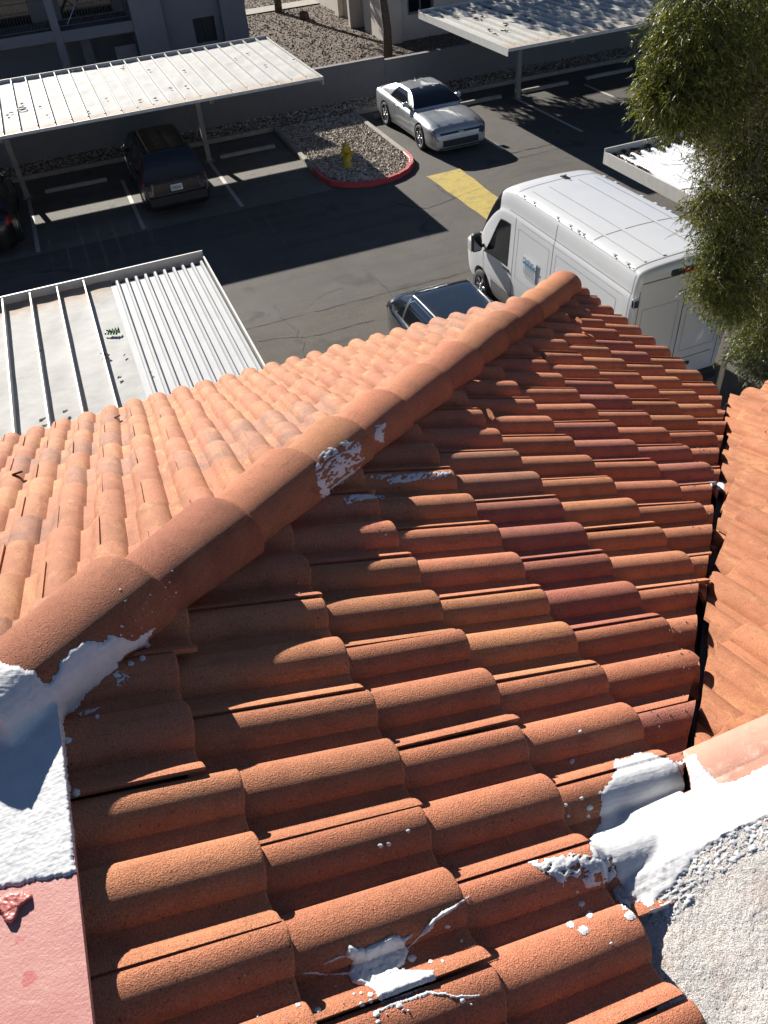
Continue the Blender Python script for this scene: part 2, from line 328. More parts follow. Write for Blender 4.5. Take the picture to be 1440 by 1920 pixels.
def stones(name, poly, n, s0, s1, z, mt='stones'):
    xs = [p[0] for p in poly]; ys = [p[1] for p in poly]; rng = np.random.RandomState(3)
    oc = np.array([(1, 0, 0), (0, 1, 0), (-1, 0, 0), (0, -1, 0), (0, 0, 1), (0, 0, -1)], float); of = [(0, 1, 4), (1, 2, 4), (2, 3, 4), (3, 0, 4), (1, 0, 5), (2, 1, 5), (3, 2, 5), (0, 3, 5)]
    V = []; F = []
    while n > 0:
        x = rng.uniform(min(xs), max(xs)); y = rng.uniform(min(ys), max(ys))
        if not inside((x, y), poly): continue
        n -= 1; s = rng.uniform(s0, s1)*(1.6 if rng.rand() < .06 else 1); a = rng.uniform(0, 6.3); q = oc*np.array([s, s*rng.uniform(.6, 1), s*.5])*rng.uniform(.75, 1.25, (6, 1))
        q = q@np.array([[math.cos(a), math.sin(a), 0], [-math.sin(a), math.cos(a), 0], [0, 0, 1]])+rng.normal(0, s*.12, (6, 3))+np.array([x, y, z+s*.25])
        b = len(V); V += q.tolist(); F += [(i+b, j+b, k_+b) for i, j, k_ in of]
    o = mesh(name, V, F, M[mt], None, kind='stuff'); tag(o, 'loose tan and grey gravel stones covering the planting bed', 'gravel'); return o
o = stones('gravel', [(6.8, 28.0), (6.76, 22.8), (7.1, 22.0), (7.8, 21.68), (8.5, 21.7), (9.2, 22.3), (9.45, 23.1), (9.5, 28.0)], 7000, .025, .05, .085); o['label'] = 'tan and grey gravel inside the red-kerbed island around the yellow hydrant'
o = stones('gravel', [(-4, 28.15), (25, 28.15), (25, 29.4), (-4, 29.4)], 7000, .025, .05, .089); o['label'] = 'shaded strip of gravel along the foot of the grey boundary wall'
o = stones('gravel', [(8.3, 30), (19, 30), (19, 47), (8.3, 47)], 9000, .025, .055, .0, 'stones2'); o['label'] = 'brown gravel of the yard between the two apartment buildings'
o = stones('gravel', [(9, 48.8), (20, 48.8), (20, 53), (9, 53)], 2500, .03, .065, .0); o['label'] = 'pale gravel beyond the concrete path at the top of the picture'
# wheel stops
def stop(x0, x1, y, label):
    n = 10; prof = [(-.075, 0), (-.075, .05), (-.05, .105), (.05, .105), (.075, .05), (.075, 0)]; V = []
    for i in range(n+1):
        x = x0+(x1-x0)*i/n
        for py, pz in prof: V.append((x, y+py+nz(x*4, y, 2)*.01, pz*(1 if 0 < i < n else .92)+.002))
    F = [(i*6+j, i*6+j+1, (i+1)*6+j+1, (i+1)*6+j) for i in range(n) for j in range(5)]+[tuple(range(6)), tuple(n*6+j for j in reversed(range(6)))]
    return tag(mesh('wheel_stop', V, F, M['conc']), label, 'wheel stop', 'concrete wheel stops in the parking stalls')
stop(-1.05, .82, 26.5, 'concrete wheel stop in the empty stall left of the black car')
stop(1.6, 3.4, 26.9, 'concrete wheel stop mostly hidden under the front of the black car')
stop(4.42, 6.24, 26.4, 'concrete wheel stop in the shaded empty stall right of the black car')
stop(10.1, 11.7, 27.3, 'concrete wheel stop hidden behind the silver coupe')
stop(12.8, 14.7, 26.75, 'partly sunlit concrete wheel stop right behind the silver coupe')
stop(15.58, 17.45, 26.8, 'shaded concrete wheel stop just right of the tall carport post')
stop(18.25, 20.2, 26.85, 'wheel stop nearest the tree under the far carport')

# ================================================================== WALL AND BUILDINGS
t = thing('boundary_wall', 'long low grey rendered wall with a step in height, between parking lot and gravel yard', 'wall', (0, 29.5, 0))
def wpart(x0, x1, hgt):
    bevel(MB().box(x0, -.09, -.1, x1, .09, hgt).build('wall_panel', M['wallp'], t), .012)
    MB().box(x0+.002, -.105, hgt, x1-.002, .105, hgt+.035).build('coping', M['wallp'], t)
wpart(-14, 7.15, 1.97); wpart(7.152, 11.42, 1.26); wpart(11.422, 30, 1.15)
# left apartment block (front face y=37)
Y = 37.0; GB = -1.6
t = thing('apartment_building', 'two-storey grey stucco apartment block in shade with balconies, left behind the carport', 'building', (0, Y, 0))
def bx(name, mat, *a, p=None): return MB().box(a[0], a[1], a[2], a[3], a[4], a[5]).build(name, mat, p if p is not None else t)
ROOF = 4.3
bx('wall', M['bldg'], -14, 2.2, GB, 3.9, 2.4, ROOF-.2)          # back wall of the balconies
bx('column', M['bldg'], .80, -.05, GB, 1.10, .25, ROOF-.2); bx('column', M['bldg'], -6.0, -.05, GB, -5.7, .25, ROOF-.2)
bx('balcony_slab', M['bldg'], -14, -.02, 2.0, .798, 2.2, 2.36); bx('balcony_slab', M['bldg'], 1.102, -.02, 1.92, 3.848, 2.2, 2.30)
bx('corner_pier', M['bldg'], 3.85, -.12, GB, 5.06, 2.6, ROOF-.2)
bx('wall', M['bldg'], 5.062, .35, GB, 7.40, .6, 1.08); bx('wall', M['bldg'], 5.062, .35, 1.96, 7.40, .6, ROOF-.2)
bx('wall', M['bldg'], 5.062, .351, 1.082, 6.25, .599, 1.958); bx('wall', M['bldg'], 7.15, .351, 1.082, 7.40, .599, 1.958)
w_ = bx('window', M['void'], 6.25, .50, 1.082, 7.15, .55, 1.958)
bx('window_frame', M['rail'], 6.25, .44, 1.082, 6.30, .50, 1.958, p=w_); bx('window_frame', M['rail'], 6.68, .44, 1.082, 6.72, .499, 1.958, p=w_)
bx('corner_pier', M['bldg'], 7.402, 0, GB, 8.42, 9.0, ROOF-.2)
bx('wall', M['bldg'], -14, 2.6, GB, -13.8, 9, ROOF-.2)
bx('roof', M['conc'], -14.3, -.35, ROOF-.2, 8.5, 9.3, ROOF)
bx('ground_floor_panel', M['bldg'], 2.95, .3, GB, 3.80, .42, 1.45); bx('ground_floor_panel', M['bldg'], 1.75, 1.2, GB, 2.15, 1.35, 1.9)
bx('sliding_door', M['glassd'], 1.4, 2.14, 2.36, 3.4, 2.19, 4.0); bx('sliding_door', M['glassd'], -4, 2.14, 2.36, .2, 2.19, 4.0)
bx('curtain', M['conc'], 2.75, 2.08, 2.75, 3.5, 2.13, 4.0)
for (a, b_) in ((1.12, 3.83), (-5.68, .78)):
    rl = MB().box(a, .02, 2.44, b_, .05, 2.47).build('balcony_rail', M['rail'], t)
    mb = MB().box(a, .02, 3.35, b_, .05, 3.38)
    x = a+.06
    while x < b_: mb.box(x, .028, 2.47, x+.014, .042, 3.35); x += .11
    mb.build('balusters', M['rail'], t)['kind'] = 'stuff'
t = thing('folding_chair', 'folded pale lounge chair leaning behind the balcony railing', 'chair', (1.9, Y+.5, 2.31))
MB().tube([(-.5, 0, .05), (.1, .05, .75), (.35, .1, .95)], .025).tube([(-.45, .3, .05), (.15, .35, .75), (.4, .4, .95)], .025).build('frame', M['chrome'], t)
MB().add([(-.45, 0, .12), (-.4, .32, .12), (.38, .4, .92), (.33, .1, .92)], [(0, 1, 2, 3)]).build('seat', M['conc'], t); MB().tube([(-.3, 0, .6), (.3, .2, .05)], .02).build('leg', M['chrome'], t)
# right apartment block
t = thing('apartment_building', 'cream stucco apartment block corner with dark window, behind the wall at top centre', 'building', (0, 0, 0))
def bx2(name, mat, *a, p=None): return MB().box(*a).build(name, mat, p if p is not None else t)
X0 = 14.5; Y0 = 36.4
bx2('wall', M['bldg2'], X0, Y0, -.1, X0+.55, Y0+3.2, 4.6)
bx2('wall', M['bldg2'], X0+.551, Y0+.25, -.1, 30, Y0+.5, .95); bx2('wall', M['bldg2'], X0+.551, Y0+.25, 2.4, 30, Y0+.5, 4.6)
bx2('wall', M['bldg2'], X0+.551, Y0+.251, .951, 15.45, Y0+.499, 2.399); bx2('wall', M['bldg2'], 16.7, Y0+.251, .951, 30, Y0+.499, 2.399)
w_ = bx2('window', M['glassd'], 15.45, Y0+.4, .951, 16.7, Y0+.44, 2.399)
for a in ((15.45, .951, 15.53, 2.399), (16.62, .951, 16.7, 2.399), (15.53, .951, 16.62, 1.03), (16.05, 1.03, 16.1, 2.399)): bx2('window_frame', M['bldg'], a[0], Y0+.30, a[1], a[2], Y0+.4, a[3], p=w_)
bx2('wall', M['bldg2'], X0+.3, Y0+3.201, -.1, X0+.5, Y0+7, 4.6); bx2('pilaster', M['bldg2'], X0+.05, Y0+7.001, -.1, X0+.6, Y0+7.6, 4.6); bx2('wall', M['bldg2'], X0+.3, Y0+7.601, -.1, X0+.5, Y0+16, 4.6)
bx2('roof', M['conc'], X0-.1, Y0-.1, 4.6, 30, Y0+16, 4.8)
bx2('stair_wall', M['bldg2'], X0-.35, Y0+4.2, -.1, X0+.28, Y0+4.45, 3)

# ================================================================== CARPORTS
def pan_roof(name, label, x0, x1, y0, y1, z, pitch, ribs, mat, posts, zslope=0., corr=None, rustn=1, ribh=.07, fas=.16, gx=None, wavy=True, group='metal carport roofs', off=0., nf=None):
    t = thing(name, label, 'carport', (x0, y0, 0), 0, group)
    Wd, D = x1-x0, y1-y0
    bd = [off+i*pitch for i in range(int((Wd-off)/pitch)+1)]
    if bd[0] > .06: bd = [0.]+bd
    if bd[-1] < Wd-.06: bd.append(Wd)
    nx = len(bd)-1
    def zz(y): return z-zslope*(y/D)
    for i in range(nx):                                   # pans: gently oil-canned sheets
        a, b_ = bd[i], bd[i+1]; pw = b_-a
        if corr and a > corr[0]-1e-3: continue
        V = []; F = []; nn, mm_ = 7, 30; ru = []
        for j in range(mm_+1):
            yy = .003+(D*.992)*j/mm_
            for q in range(nn+1):
                xx = a+.012+(pw-.024)*q/nn; e = math.sin(math.pi*q/nn)
                V.append((xx, yy, zz(yy)-.005+(.022*e*nz((xx+x0)*2.1, yy*1.6, i*3.1)+.006*e*nz(xx*6, yy*5, i) if wavy else 0))); ru.append(max(0, 1-j/6.)*1.2*rustn if rustn > 0 else max(0, (j-mm_+7)/7.)*1.3)
        F = [(j*(nn+1)+q, j*(nn+1)+q+1, (j+1)*(nn+1)+q+1, (j+1)*(nn+1)+q) for j in range(mm_) for q in range(nn)]
        o = mesh('roof_panel', V, F, mat, t, True)
        at = o.data.attributes.new('rust', 'FLOAT', 'POINT'); at.data.foreach_set('value', ru)
    for i in range(nx+1):
        a = bd[i]
        if i in (0, nx): continue
        if corr and a > corr[0]+1e-3: continue
        mb = MB(); rh = ribh if nf is None else .05; mb.box(a-.011, D*.05, zz(0)-.006, a+.011, D*.99, zz(0)+ribh); mb.box(a-.0105, .01, zz(0)-.0065, a+.0105, D*.049, zz(0)+rh); mb.build('rib', M['trim'] if ribs == 'trim' else mat, t)
    if corr:
        a0, b0, n = corr; p_ = (b0-a0)/n
        for i in range(n):
            prof = [(0, 0), (.55, 0), (.60, .045), (.66, .062), (.84, .062), (.90, .045), (.95, 0), (1, 0)]
            yy = [.003, .01, D*.945]; V = []
            for y_ in yy:
                for u, v in prof: V.append((a0+(i+u)*p_, y_, zz(y_)+v*(0 if False else 1)))
            m_ = len(prof); F = [(j*m_+q, j*m_+q+1, (j+1)*m_+q+1, (j+1)*m_+q) for j in range(2) for q in range(m_-1)]
            
            mesh('corrugated_panel', V, F, M['galv'] if mat != M['shiny'] else mat, t, False)
    g = .028
    MB().box(-g, -g, z-(fas if nf is None else nf), Wd+g, 0, z+(ribh if nf is None else .045)+.01).build('fascia', M['trim'], t)
    MB().box(-g, D, z-fas-zslope, Wd+g, D+g, z+ribh+.012-zslope).build('fascia', M['trim'], t)
    for xx in (-g, Wd):
        mb = MB().box(xx, .001, z-fas, xx+g, D-.001, z+ribh*.55+.01); mb.V = [(x, y, q-zslope*(y/D)) for x, y, q in mb.V]; mb.build('fascia', M['trim'], t)
    MB().box(0, D*.96, z-fas+.05-zslope, Wd, D-.002, z-fas+.07-zslope).build('gutter', M['valley'], t)
    for (px_, py_) in posts:
        MB().box(px_-x0-.075, py_-y0-.075, .0, px_-x0+.075, py_-y0+.075, z-.19).build('post', M['steel'], t)
        mb = MB().box(px_-x0-.06, .3, z-.19, px_-x0+.06, D-.3, z-.05); mb.build('beam', M['steel'], t)
        MB().box(px_-x0-.15, py_-y0-.15, .006, px_-x0+.15, py_-y0+.15, .025).build('base_plate', M['steel'], t)
    for yy in (.9, D-.9): MB().box(.05, yy-.05, z-.155-zslope*yy/D, Wd-.05, yy+.05, z-.03-zslope*yy/D).build('purlin', M['steel'], t)
    return t
cp1 = pan_roof('carport', 'white ribbed metal carport roof over the black car, upper left', -4.52, 7.22, 23.5, 29.4, 2.47, .436, 'trim', M['roofmetal'], [(-1.58, 26.45), (4.05, 26.4)], ribh=.075, off=.034, nf=.02)
cp2 = pan_roof('carport', 'white flat-pan and corrugated carport roof just beyond the tiled eave, lower left', -3.62, 1.62, 9.3, 13.72, 2.48, .445, 'trim', M['roofmetal'], [(-2.6, 11.5), (.9, 11.5)], corr=(3.58, 5.22, 10), ribh=.115, rustn=-1, off=.06)
cp3 = pan_roof('carport', 'metal carport roof dappled with tree shade, top right', 12.75, 26.5, 22.8, 29.2, 2.48, .38, 'trim', M['roofmetal'], [(15.12, 26.3), (21.0, 26.3)], wavy=False, ribh=.08, nf=.03)
cp4 = pan_roof('carport', 'bright corrugated metal carport roof half hidden by the leafy tree', 10.25, 18.2, 9.0, 14.1, 2.48, .445, 'trim', M['shiny'], [(11.45, 12.6), (16.0, 12.6)], corr=(0, 7.95, 32), ribh=.13)
# litter lying on the carport roofs
def litter(pts, z, mat, label, name='leaf_debris', s=.06):
    mb = MB()
    for x, y in pts:
        for _ in range(5):
            a = random.uniform(0, 6.3); q = [(x+random.gauss(0, s*.6), y+random.gauss(0, s*.6)) for _ in range(3)]
            mb.add([(q[0][0], q[0][1], z+.004), (q[1][0], q[1][1], z+.01), (q[2][0], q[2][1], z+.02), (q[0][0]+.02, q[0][1]+.02, z+s*.5)], [(0, 1, 2), (0, 2, 3), (0, 1, 3), (1, 2, 3)])
    o = mb.build(name, mat); o['kind'] = 'stuff'; return tag(o, label, 'debris')
P = [tuple(gz(a, b_, 2.48))[:2] for a, b_ in ((42, 196), (75, 202), (15, 218), (22, 213), (232, 126), (229, 130), (345, 134), (320, 167), (350, 163), (442, 111), (465, 102), (497, 124), (550, 114), (388, 96), (367, 94), (280, 133), (180, 128), (139, 134), (290, 186), (200, 187), (262, 190), (90, 218), (165, 211))]
litter(P, 2.492, M['debris'], 'scattered dry leaves and clods on the upper left white carport roof', s=.05)
P = [tuple(gz(a, b_, 2.50))[:2] for a, b_ in ((224, 710), (198, 667), (190, 665), (202, 668), (75, 660), (122, 774), (280, 700), (232, 668), (78, 790))]
litter(P, 2.505, M['debris'], 'few dark leaves on the flat pans of the lower left carport', s=.035)
q = gz(204, 612, 2.62)
mb = MB(); 
for i in range(5): mb.tube([(q.x-.09+i*.04, q.y-.02*i, 2.505), (q.x-.05+i*.045, q.y+.05, 2.54), (q.x+.0+i*.03, q.y+.02-.02*i, 2.51)], .016)
tag(mb.build('plastic_scrap', M['green'], None, True), 'crumpled green plastic scrap lying on the lower left carport roof', 'litter')
P = [(random.uniform(13.0, 15.2), random.uniform(24.5, 28.8)) for _ in range(26)]
litter(P, 2.492, M['debris'], 'clumps of dry leaves on the dappled carport roof at top right', s=.09)
P = [(random.uniform(10.3, 13.2), 13.85+random.uniform(-.15, .2)) for _ in range(60)]+[(10.33+random.uniform(0, .08), random.uniform(12.8, 14)) for _ in range(16)]
litter(P, 2.50, M['debris'], 'dark leaf litter packed along the gutter of the corrugated carport', s=.07)
q = gz(39, 197, 2.6); mb = MB(); mb.lathe([(.11, .0), (.13, .015), (.115, .03), (.10, .015), (.11, 0)], 18, 'z', (q.x, q.y, 2.505)); tag(mb.build('black_ring', M['plastic'], None, True), 'small black ring lying on the upper left white carport roof', 'ring')

# ================================================================== TILED HOUSE ROOF
T_ = .4368; NL = math.hypot(1, T_); XE, YE, ZE = 3.1537, 4.5323, 5.6832; X0L, Y0R = -.8675, 4.0622; WP = .152; BW = .114; HB = .035; LT = .425; RISE = .040
house = thing('tiled_house_roof', 'big hipped roof of terracotta barrel tiles filling the foreground, smeared with white sealant', 'roof', (0, 0, 0))
def barrel(u):
    k_ = math.floor(u/WP); s = (u-k_*WP)/BW
    if s < 1: return HB*max(0, 1-abs(2*s-1)**2.0)**.66
    q = (u-k_*WP-BW)/(WP-BW); return .006*max(0, q-.35)**1.5
def tile_mesh(name, dense):
    n = 9 if dense else 6; g0 = .28*BW
    us = [g0+i*(BW-g0)/n for i in range(n+1)]+[BW+.009, BW+.018]+[WP+BW*i/(2*n) for i in range(2*n+1)]+[WP+BW+.009, WP+BW+.018]
    lip = [2*WP+.001+i*(.29*BW-.001)/4 for i in range(5)]
    top = [(u, barrel(u)-(.0055, .002, .0003)[i] if i < 3 else barrel(u)) for i, u in enumerate(us)]+[(u, barrel(u)+.0028) for u in lip]
    bot = [(u, h-.014) for u, h in top]
    rows = [0, LT*.5, LT-.006, LT] if not dense else [0, LT*.33, LT*.66, LT-.007, LT-.002, LT]
    V = []; F = []; m = len(top)
    for j, y in enumerate(rows):
        dz = 0 if y < LT-.003 else -.003
        if dense and j == len(rows)-2: dz = -.0008
        for u, h in top: V.append((u, y, h+RISE*y/LT+dz))
    nr = len(rows)
    for j in range(nr-1):
        for i in range(m-1): F.append((j*m+i, j*m+i+1, (j+1)*m+i+1, (j+1)*m+i))
    b = len(V)
    for y in (0, LT):
        for u, h in bot: V.append((u, y, h+RISE*y/LT))
    for i in range(m-1):
        F.append((b+i, b+m+i, b+m+i+1, b+i+1)); F.append(((nr-1)*m+i, (nr-1)*m+i+1, b+m+i+1, b+m+i))
    F.append(tuple([j*m for j in range(nr)]+[b+m, b])); F.append(tuple([j*m+m-1 for j in reversed(range(nr))]+[b+m-1, b+2*m-1]))
    me = bpy.data.meshes.new(name); me.from_pydata(V, [], F); me.update()
    me.polygons.foreach_set('use_smooth', [f.index < (nr-1)*(m-1) for f in me.polygons])
    # sharp at the lip step
    me.set_sharp_from_angle(angle=R(50))
    return me
TM = {('R', 1): tile_mesh('roof_tile', True), ('L', 0): tile_mesh('roof_tile', False)}
TM['R', 0] = TM['L', 0].copy(); TM['L', 1] = TM['R', 1].copy()
for (a, b_), me in TM.items(): me.materials.append(M['tile'+a])
BVV = []; BVF = []
def reg(o, mw=Matrix.Identity(4)):
    b = len(BVV)
    for v in o.data.vertices: BVV.append(mw@v.co)
    for p in o.data.polygons: BVF.append([i+b for i in p.vertices])
rt = random.Random(11)
def tile_color(side, kk, c):
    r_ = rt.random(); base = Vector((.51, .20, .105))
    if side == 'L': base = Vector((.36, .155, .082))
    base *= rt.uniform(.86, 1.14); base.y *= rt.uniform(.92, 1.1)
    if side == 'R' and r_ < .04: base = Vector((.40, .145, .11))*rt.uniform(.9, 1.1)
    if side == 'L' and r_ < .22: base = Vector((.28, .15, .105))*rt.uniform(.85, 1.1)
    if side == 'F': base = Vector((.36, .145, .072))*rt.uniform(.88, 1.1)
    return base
def put_tile(side, Mx, dense, cuts, col):
    me = TM['R' if side == 'R' else 'L', dense]
    pts = [Mx@Vector((a, b_, .03)) for a in (.04, 2*WP+.045) for b_ in (0, LT)]
    cut = False
    for co, no in cuts:
        ds = [(p-co).dot(no) for p in pts]
        if min(ds) > 0: return None
        if max(ds) > 0: cut = True
    if cut:
        bm = bmesh.new(); bm.from_mesh(me); bm.transform(Mx); j = rt.uniform(-.02, .02)
        ctr = sum(pts, Vector())/4
        for co, no in cuts:
            c2 = ctr-no*((ctr-co).dot(no))
            bmesh.ops.bisect_plane(bm, geom=bm.verts[:]+bm.edges[:]+bm.faces[:], plane_co=c2+no*j, plane_no=(no+Vector((rt.uniform(-.12, .12), rt.uniform(-.12, .12), 0))).normalized(), clear_outer=True)
        if len(bm.faces) < 3: bm.free(); return None
        ed = [e for e in bm.edges if e.is_boundary]
        try: bmesh.ops.holes_fill(bm, edges=ed, sides=0)
        except Exception: pass
        m2 = bpy.data.meshes.new('roof_tile'); bm.transform(Mx.inverted()); bm.to_mesh(m2); bm.free(); m2.materials.append(me.materials[0]); me = m2
        me.set_sharp_from_angle(angle=R(50))
    o = bpy.data.objects.new('roof_tile', me); link(o, house); o.matrix_local = Mx; o.color = (*col, 1); reg(o, Mx); return o
def frame(O, U, Vd, Nn):
    return Matrix(((U.x, Vd.x, Nn.x, O.x), (U.y, Vd.y, Nn.y, O.y), (U.z, Vd.z, Nn.z, O.z), (0, 0, 0, 1)))
VR, NR_, UR = Vector((1, 0, -T_))/NL, Vector((T_, 0, 1))/NL, Vector((0, -1, 0))
VL, NLf, UL = Vector((0, 1, -T_))/NL, Vector((0, T_, 1))/NL, Vector((1, 0, 0))
s2 = 1/math.sqrt(2)
HL = Vector((-s2, s2, 0)); HDIR = (Vector((-1, -1, 0))*3.5+HL*(.0208*3.5)).normalized(); HNO = Vector((HDIR.y, -HDIR.x, 0)); HNO = HNO if HNO.x < 0 else -HNO; HIPC = Vector((XE, YE, 0))+HL*.0318
cut_hip_R = (HIPC-HNO*.01, HNO); cut_hip_L = (HIPC+HNO*.01, -HNO)
cut_val_R = (Vector((0, -.262, 0)), Vector((s2, -s2, 0))); cut_xl = (Vector((-.43, 0, 0)), Vector((-1, 0, 0)))
DC = [c*.3361+s_ for c, s_ in zip(range(12), (-.0044, -.0187, -.0428, -.0482, -.0329, .0059, .0481, .0922, .1278, .1352, .1455, .150))]
OFF = -(RISE+HB)
KSH = {(10, 19): .062}; WPR = .1536
CF = {(6, 17): (.42, .14, .10), (5, 15): (.43, .145, .105), (6, 15): (.38, .13, .10), (4, 11): (.45, .165, .12), (5, 17): (.42, .15, .105), (3, 12): (.45, .165, .12), (8, 20): (.46, .17, .09), (9, 21): (.40, .17, .105), (6, 13): (.38, .18, .115)}
for c in range(11):
    for k_ in range(-3, 33):
        if (k_+c) % 2 == 0: continue
        yc = Y0R-k_*WPR
        if c < 8 and yc-.15 < .44: continue
        d = DC[c]+rt.uniform(-.007, .007)+KSH.get((c, k_), 0)
        O = Vector((XE, Y0R, ZE))+UR*(k_*WPR-BW/2)+VR*(-d-LT)+NR_*(OFF+rt.uniform(-.0015, .003))
        Mx = frame(O, UR, VR, NR_)@Matrix.Rotation(rt.gauss(0, .009), 4, 'Z')@Matrix.Rotation(rt.gauss(0, .006), 4, 'Y')
        col = Vector(CF[(c, k_)]) if (c, k_) in CF else tile_color('R', k_, c)
        cuts = [cut_hip_R, cut_xl]+([cut_val_R] if c < 8 else [])
        put_tile('R', Mx, 1 if c >= 4 else 0, cuts, col)
EL_ = .317
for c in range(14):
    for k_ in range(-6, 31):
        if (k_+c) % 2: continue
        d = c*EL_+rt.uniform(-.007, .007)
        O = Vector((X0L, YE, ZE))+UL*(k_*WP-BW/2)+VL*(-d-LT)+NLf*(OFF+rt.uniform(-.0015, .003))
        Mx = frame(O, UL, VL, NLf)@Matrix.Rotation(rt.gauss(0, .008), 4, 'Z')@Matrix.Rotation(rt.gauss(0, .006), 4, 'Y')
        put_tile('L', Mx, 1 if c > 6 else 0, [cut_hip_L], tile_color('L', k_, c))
# wing right of the valley
ZF = lambda y: 6.40+T_*(1.22-y)
cut_val_F = (Vector((.308, 0, 0)), Vector((-s2, s2, 0)))
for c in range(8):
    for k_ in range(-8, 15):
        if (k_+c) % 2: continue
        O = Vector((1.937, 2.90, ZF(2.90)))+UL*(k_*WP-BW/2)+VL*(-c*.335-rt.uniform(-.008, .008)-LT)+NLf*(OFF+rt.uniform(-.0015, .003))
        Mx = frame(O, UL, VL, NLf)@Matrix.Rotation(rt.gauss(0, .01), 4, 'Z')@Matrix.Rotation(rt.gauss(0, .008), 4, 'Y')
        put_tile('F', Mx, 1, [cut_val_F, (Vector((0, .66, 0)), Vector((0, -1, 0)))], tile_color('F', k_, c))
# hip caps
HA = Vector((1, 1, -T_)).normalized(); HS = Vector((s2, -s2, 0)); HN = HS.cross(HA).normalized()
if HN.z < 0: HN = -HN
def cap_mesh(L, r1, r2, dome=False):
    V = []; n = 22; rows = [0, L*.3, L*.6, L-.012, L-.004, L]; rr = [r1+(r2-r1)*y/L for y in rows]; rr[-1] -= .003; rr[-2] -= .0008
    if dome: rows = [0, L*.35, L*.6, L*.75, L*.87, L*.95, L]; rr = [r2, r2, r2*.97, r2*.88, r2*.7, r2*.45, .01]
    m = n+1; nr = len(rows)
    for y, r_ in zip(rows, rr):
        for i in range(m):
            a = R(-104+208*i/n); V.append((math.sin(a)*r_*1.12, y, math.cos(a)*r_*.90))
    F = [(j*m+i, (j+1)*m+i, (j+1)*m+i+1, j*m+i+1) for j in range(nr-1) for i in range(n)]
    ns = len(F)
    if not dome:
        b = len(V)
        for y, r_ in ((0, r1-.013), (L, r2-.014)):
            for i in range(m):
                a = R(-104+208*i/n); V.append((math.sin(a)*r_*1.12, y, math.cos(a)*r_*.90))
        for i in range(n): F.append((b+i, b+i+1, b+m+i+1, b+m+i)); F.append(((nr-1)*m+i, b+m+i, b+m+i+1, (nr-1)*m+i+1))
        F.append(tuple([j*m for j in range(nr)]+[b+m, b])); F.append(tuple([j*m+n for j in reversed(range(nr))]+[b+n, b+m+n]))
    me = bpy.data.meshes.new('hip_tile'); me.from_pydata(V, [], F); me.update(); me.materials.append(M['cap'])
    me.polygons.foreach_set('use_smooth', [f.index < ns for f in me.polygons]); me.set_sharp_from_angle(angle=R(50)); return me
CM = cap_mesh(.44, .083, .114)
def hipc(d): return Vector((XE-d, YE-d, ZE+T_*d))+HL*(.0318+.0208*d)
HAx = (hipc(0)-hipc(3.5)).normalized(); HSx = HAx.cross(Vector((0, 0, 1))).normalized(); HNx = HSx.cross(HAx).normalized()
for d in (.144, .40, .664, .90, 1.196, 1.424, 1.726, 2.014, 2.30, 2.536, 2.76, 3.02, 3.264):
    O = hipc(d)+HNx*(-.0328+.0119*d)-HAx*.44
    tilt = Matrix.Rotation(R(2.0)+rt.gauss(0, .008), 4, 'X')@Matrix.Rotation(rt.gauss(0, .010), 4, 'Z')
    o = bpy.data.objects.new('hip_tile', CM); link(o, house); mm = frame(O+HNx*.004, HSx, HAx, HNx)@tilt; o.matrix_local = mm
    cc = Vector((.45, .168, .088))*rt.uniform(.74, 1.2); cc.y *= rt.uniform(.9, 1.15); o.color = (*cc, 1); reg(o, mm)
o = bpy.data.objects.new('hip_end_tile', cap_mesh(.40, .085, .095, True)); link(o, house)
o.matrix_local = frame(hipc(.29)-HNx*.05, HSx, HAx, HNx); o.color = (.27, .12, .035, 1); o['label'] = 'ochre-brown rounded closing tile at the low end of the hip'
# deck, valley, flashing, walls
def poly3(name, pts, mat, parent=house): return mesh(name, pts, [tuple(range(len(pts)))], mat, parent)
zr = lambda x, o_=-.112: ZE+T_*(XE-x)+o_
zl = lambda y, o_=-.112: ZE+T_*(YE-y)+o_
poly3('roof_deck', [(3.1, 4.479, zr(3.1)), (-.6, .779, zr(-.6)), (-.6, -.8, zr(-.6)), (.56, -.8, zr(.56)), (.56, .245, zr(.56)), (3.1, 2.785, zr(3.1))], M['deck'])
poly3('roof_deck', [(3.1, 4.479, zl(4.479)), (-.6, .779, zl(.779)), (-2.4, .779, zl(.779)), (-2.4, 4.479, zl(4.479))], M['deck'])
poly3('roof_deck', [(.92, .62, ZF(.62)-.095), (3.18, 2.88, ZF(2.88)-.095), (5.6, 2.88, ZF(2.88)-.095), (5.6, .62, ZF(.62)-.095)], M['deck'])
V = []
for i in range(9):
    s_ = .14+ (2.50)*i/8; x = .56+s_; y = x-.30
    zz = min(zr(x), ZF(y)-.095)
    for off, dz in ((-.16, -.002), (-.03, -.02), (-.012, .045), (.012, .045), (.03, -.02), (.16, -.002)): V.append((x+off*s2, y-off*s2, zz+dz-.012))
mesh('valley_flashing', V, [(i*6+j, i*6+j+1, (i+1)*6+j+1, (i+1)*6+j) for i in range(8) for j in range(5)], M['valley'], house)
MB().box(-2.4, -3, 0, 2.8, 4.15, 5.55).build('house_wall', M['hstucco'], house); MB().box(2.802, -3, 0, 5.5, 2.5, 5.5).build('house_wall', M['hstucco'], house)
MB().box(-2.4, 4.40, 5.42, 3.12, 4.44, 5.58).build('eave_board', M['hstucco'], house); MB().box(3.06, 2.9, 5.42, 3.10, 4.398, 5.58).build('eave_board', M['hstucco'], house)
MB().box(3.3, 2.78, 5.42, 5.5, 2.82, 5.57).build('eave_board', M['hstucco'], house)
# red flashing panel bottom left
pn = MB().box(-1.3, -.9, 7.214, -.335, 1.12, 7.226).build('red_flashing_panel', M['redflash'], house); reg(pn)
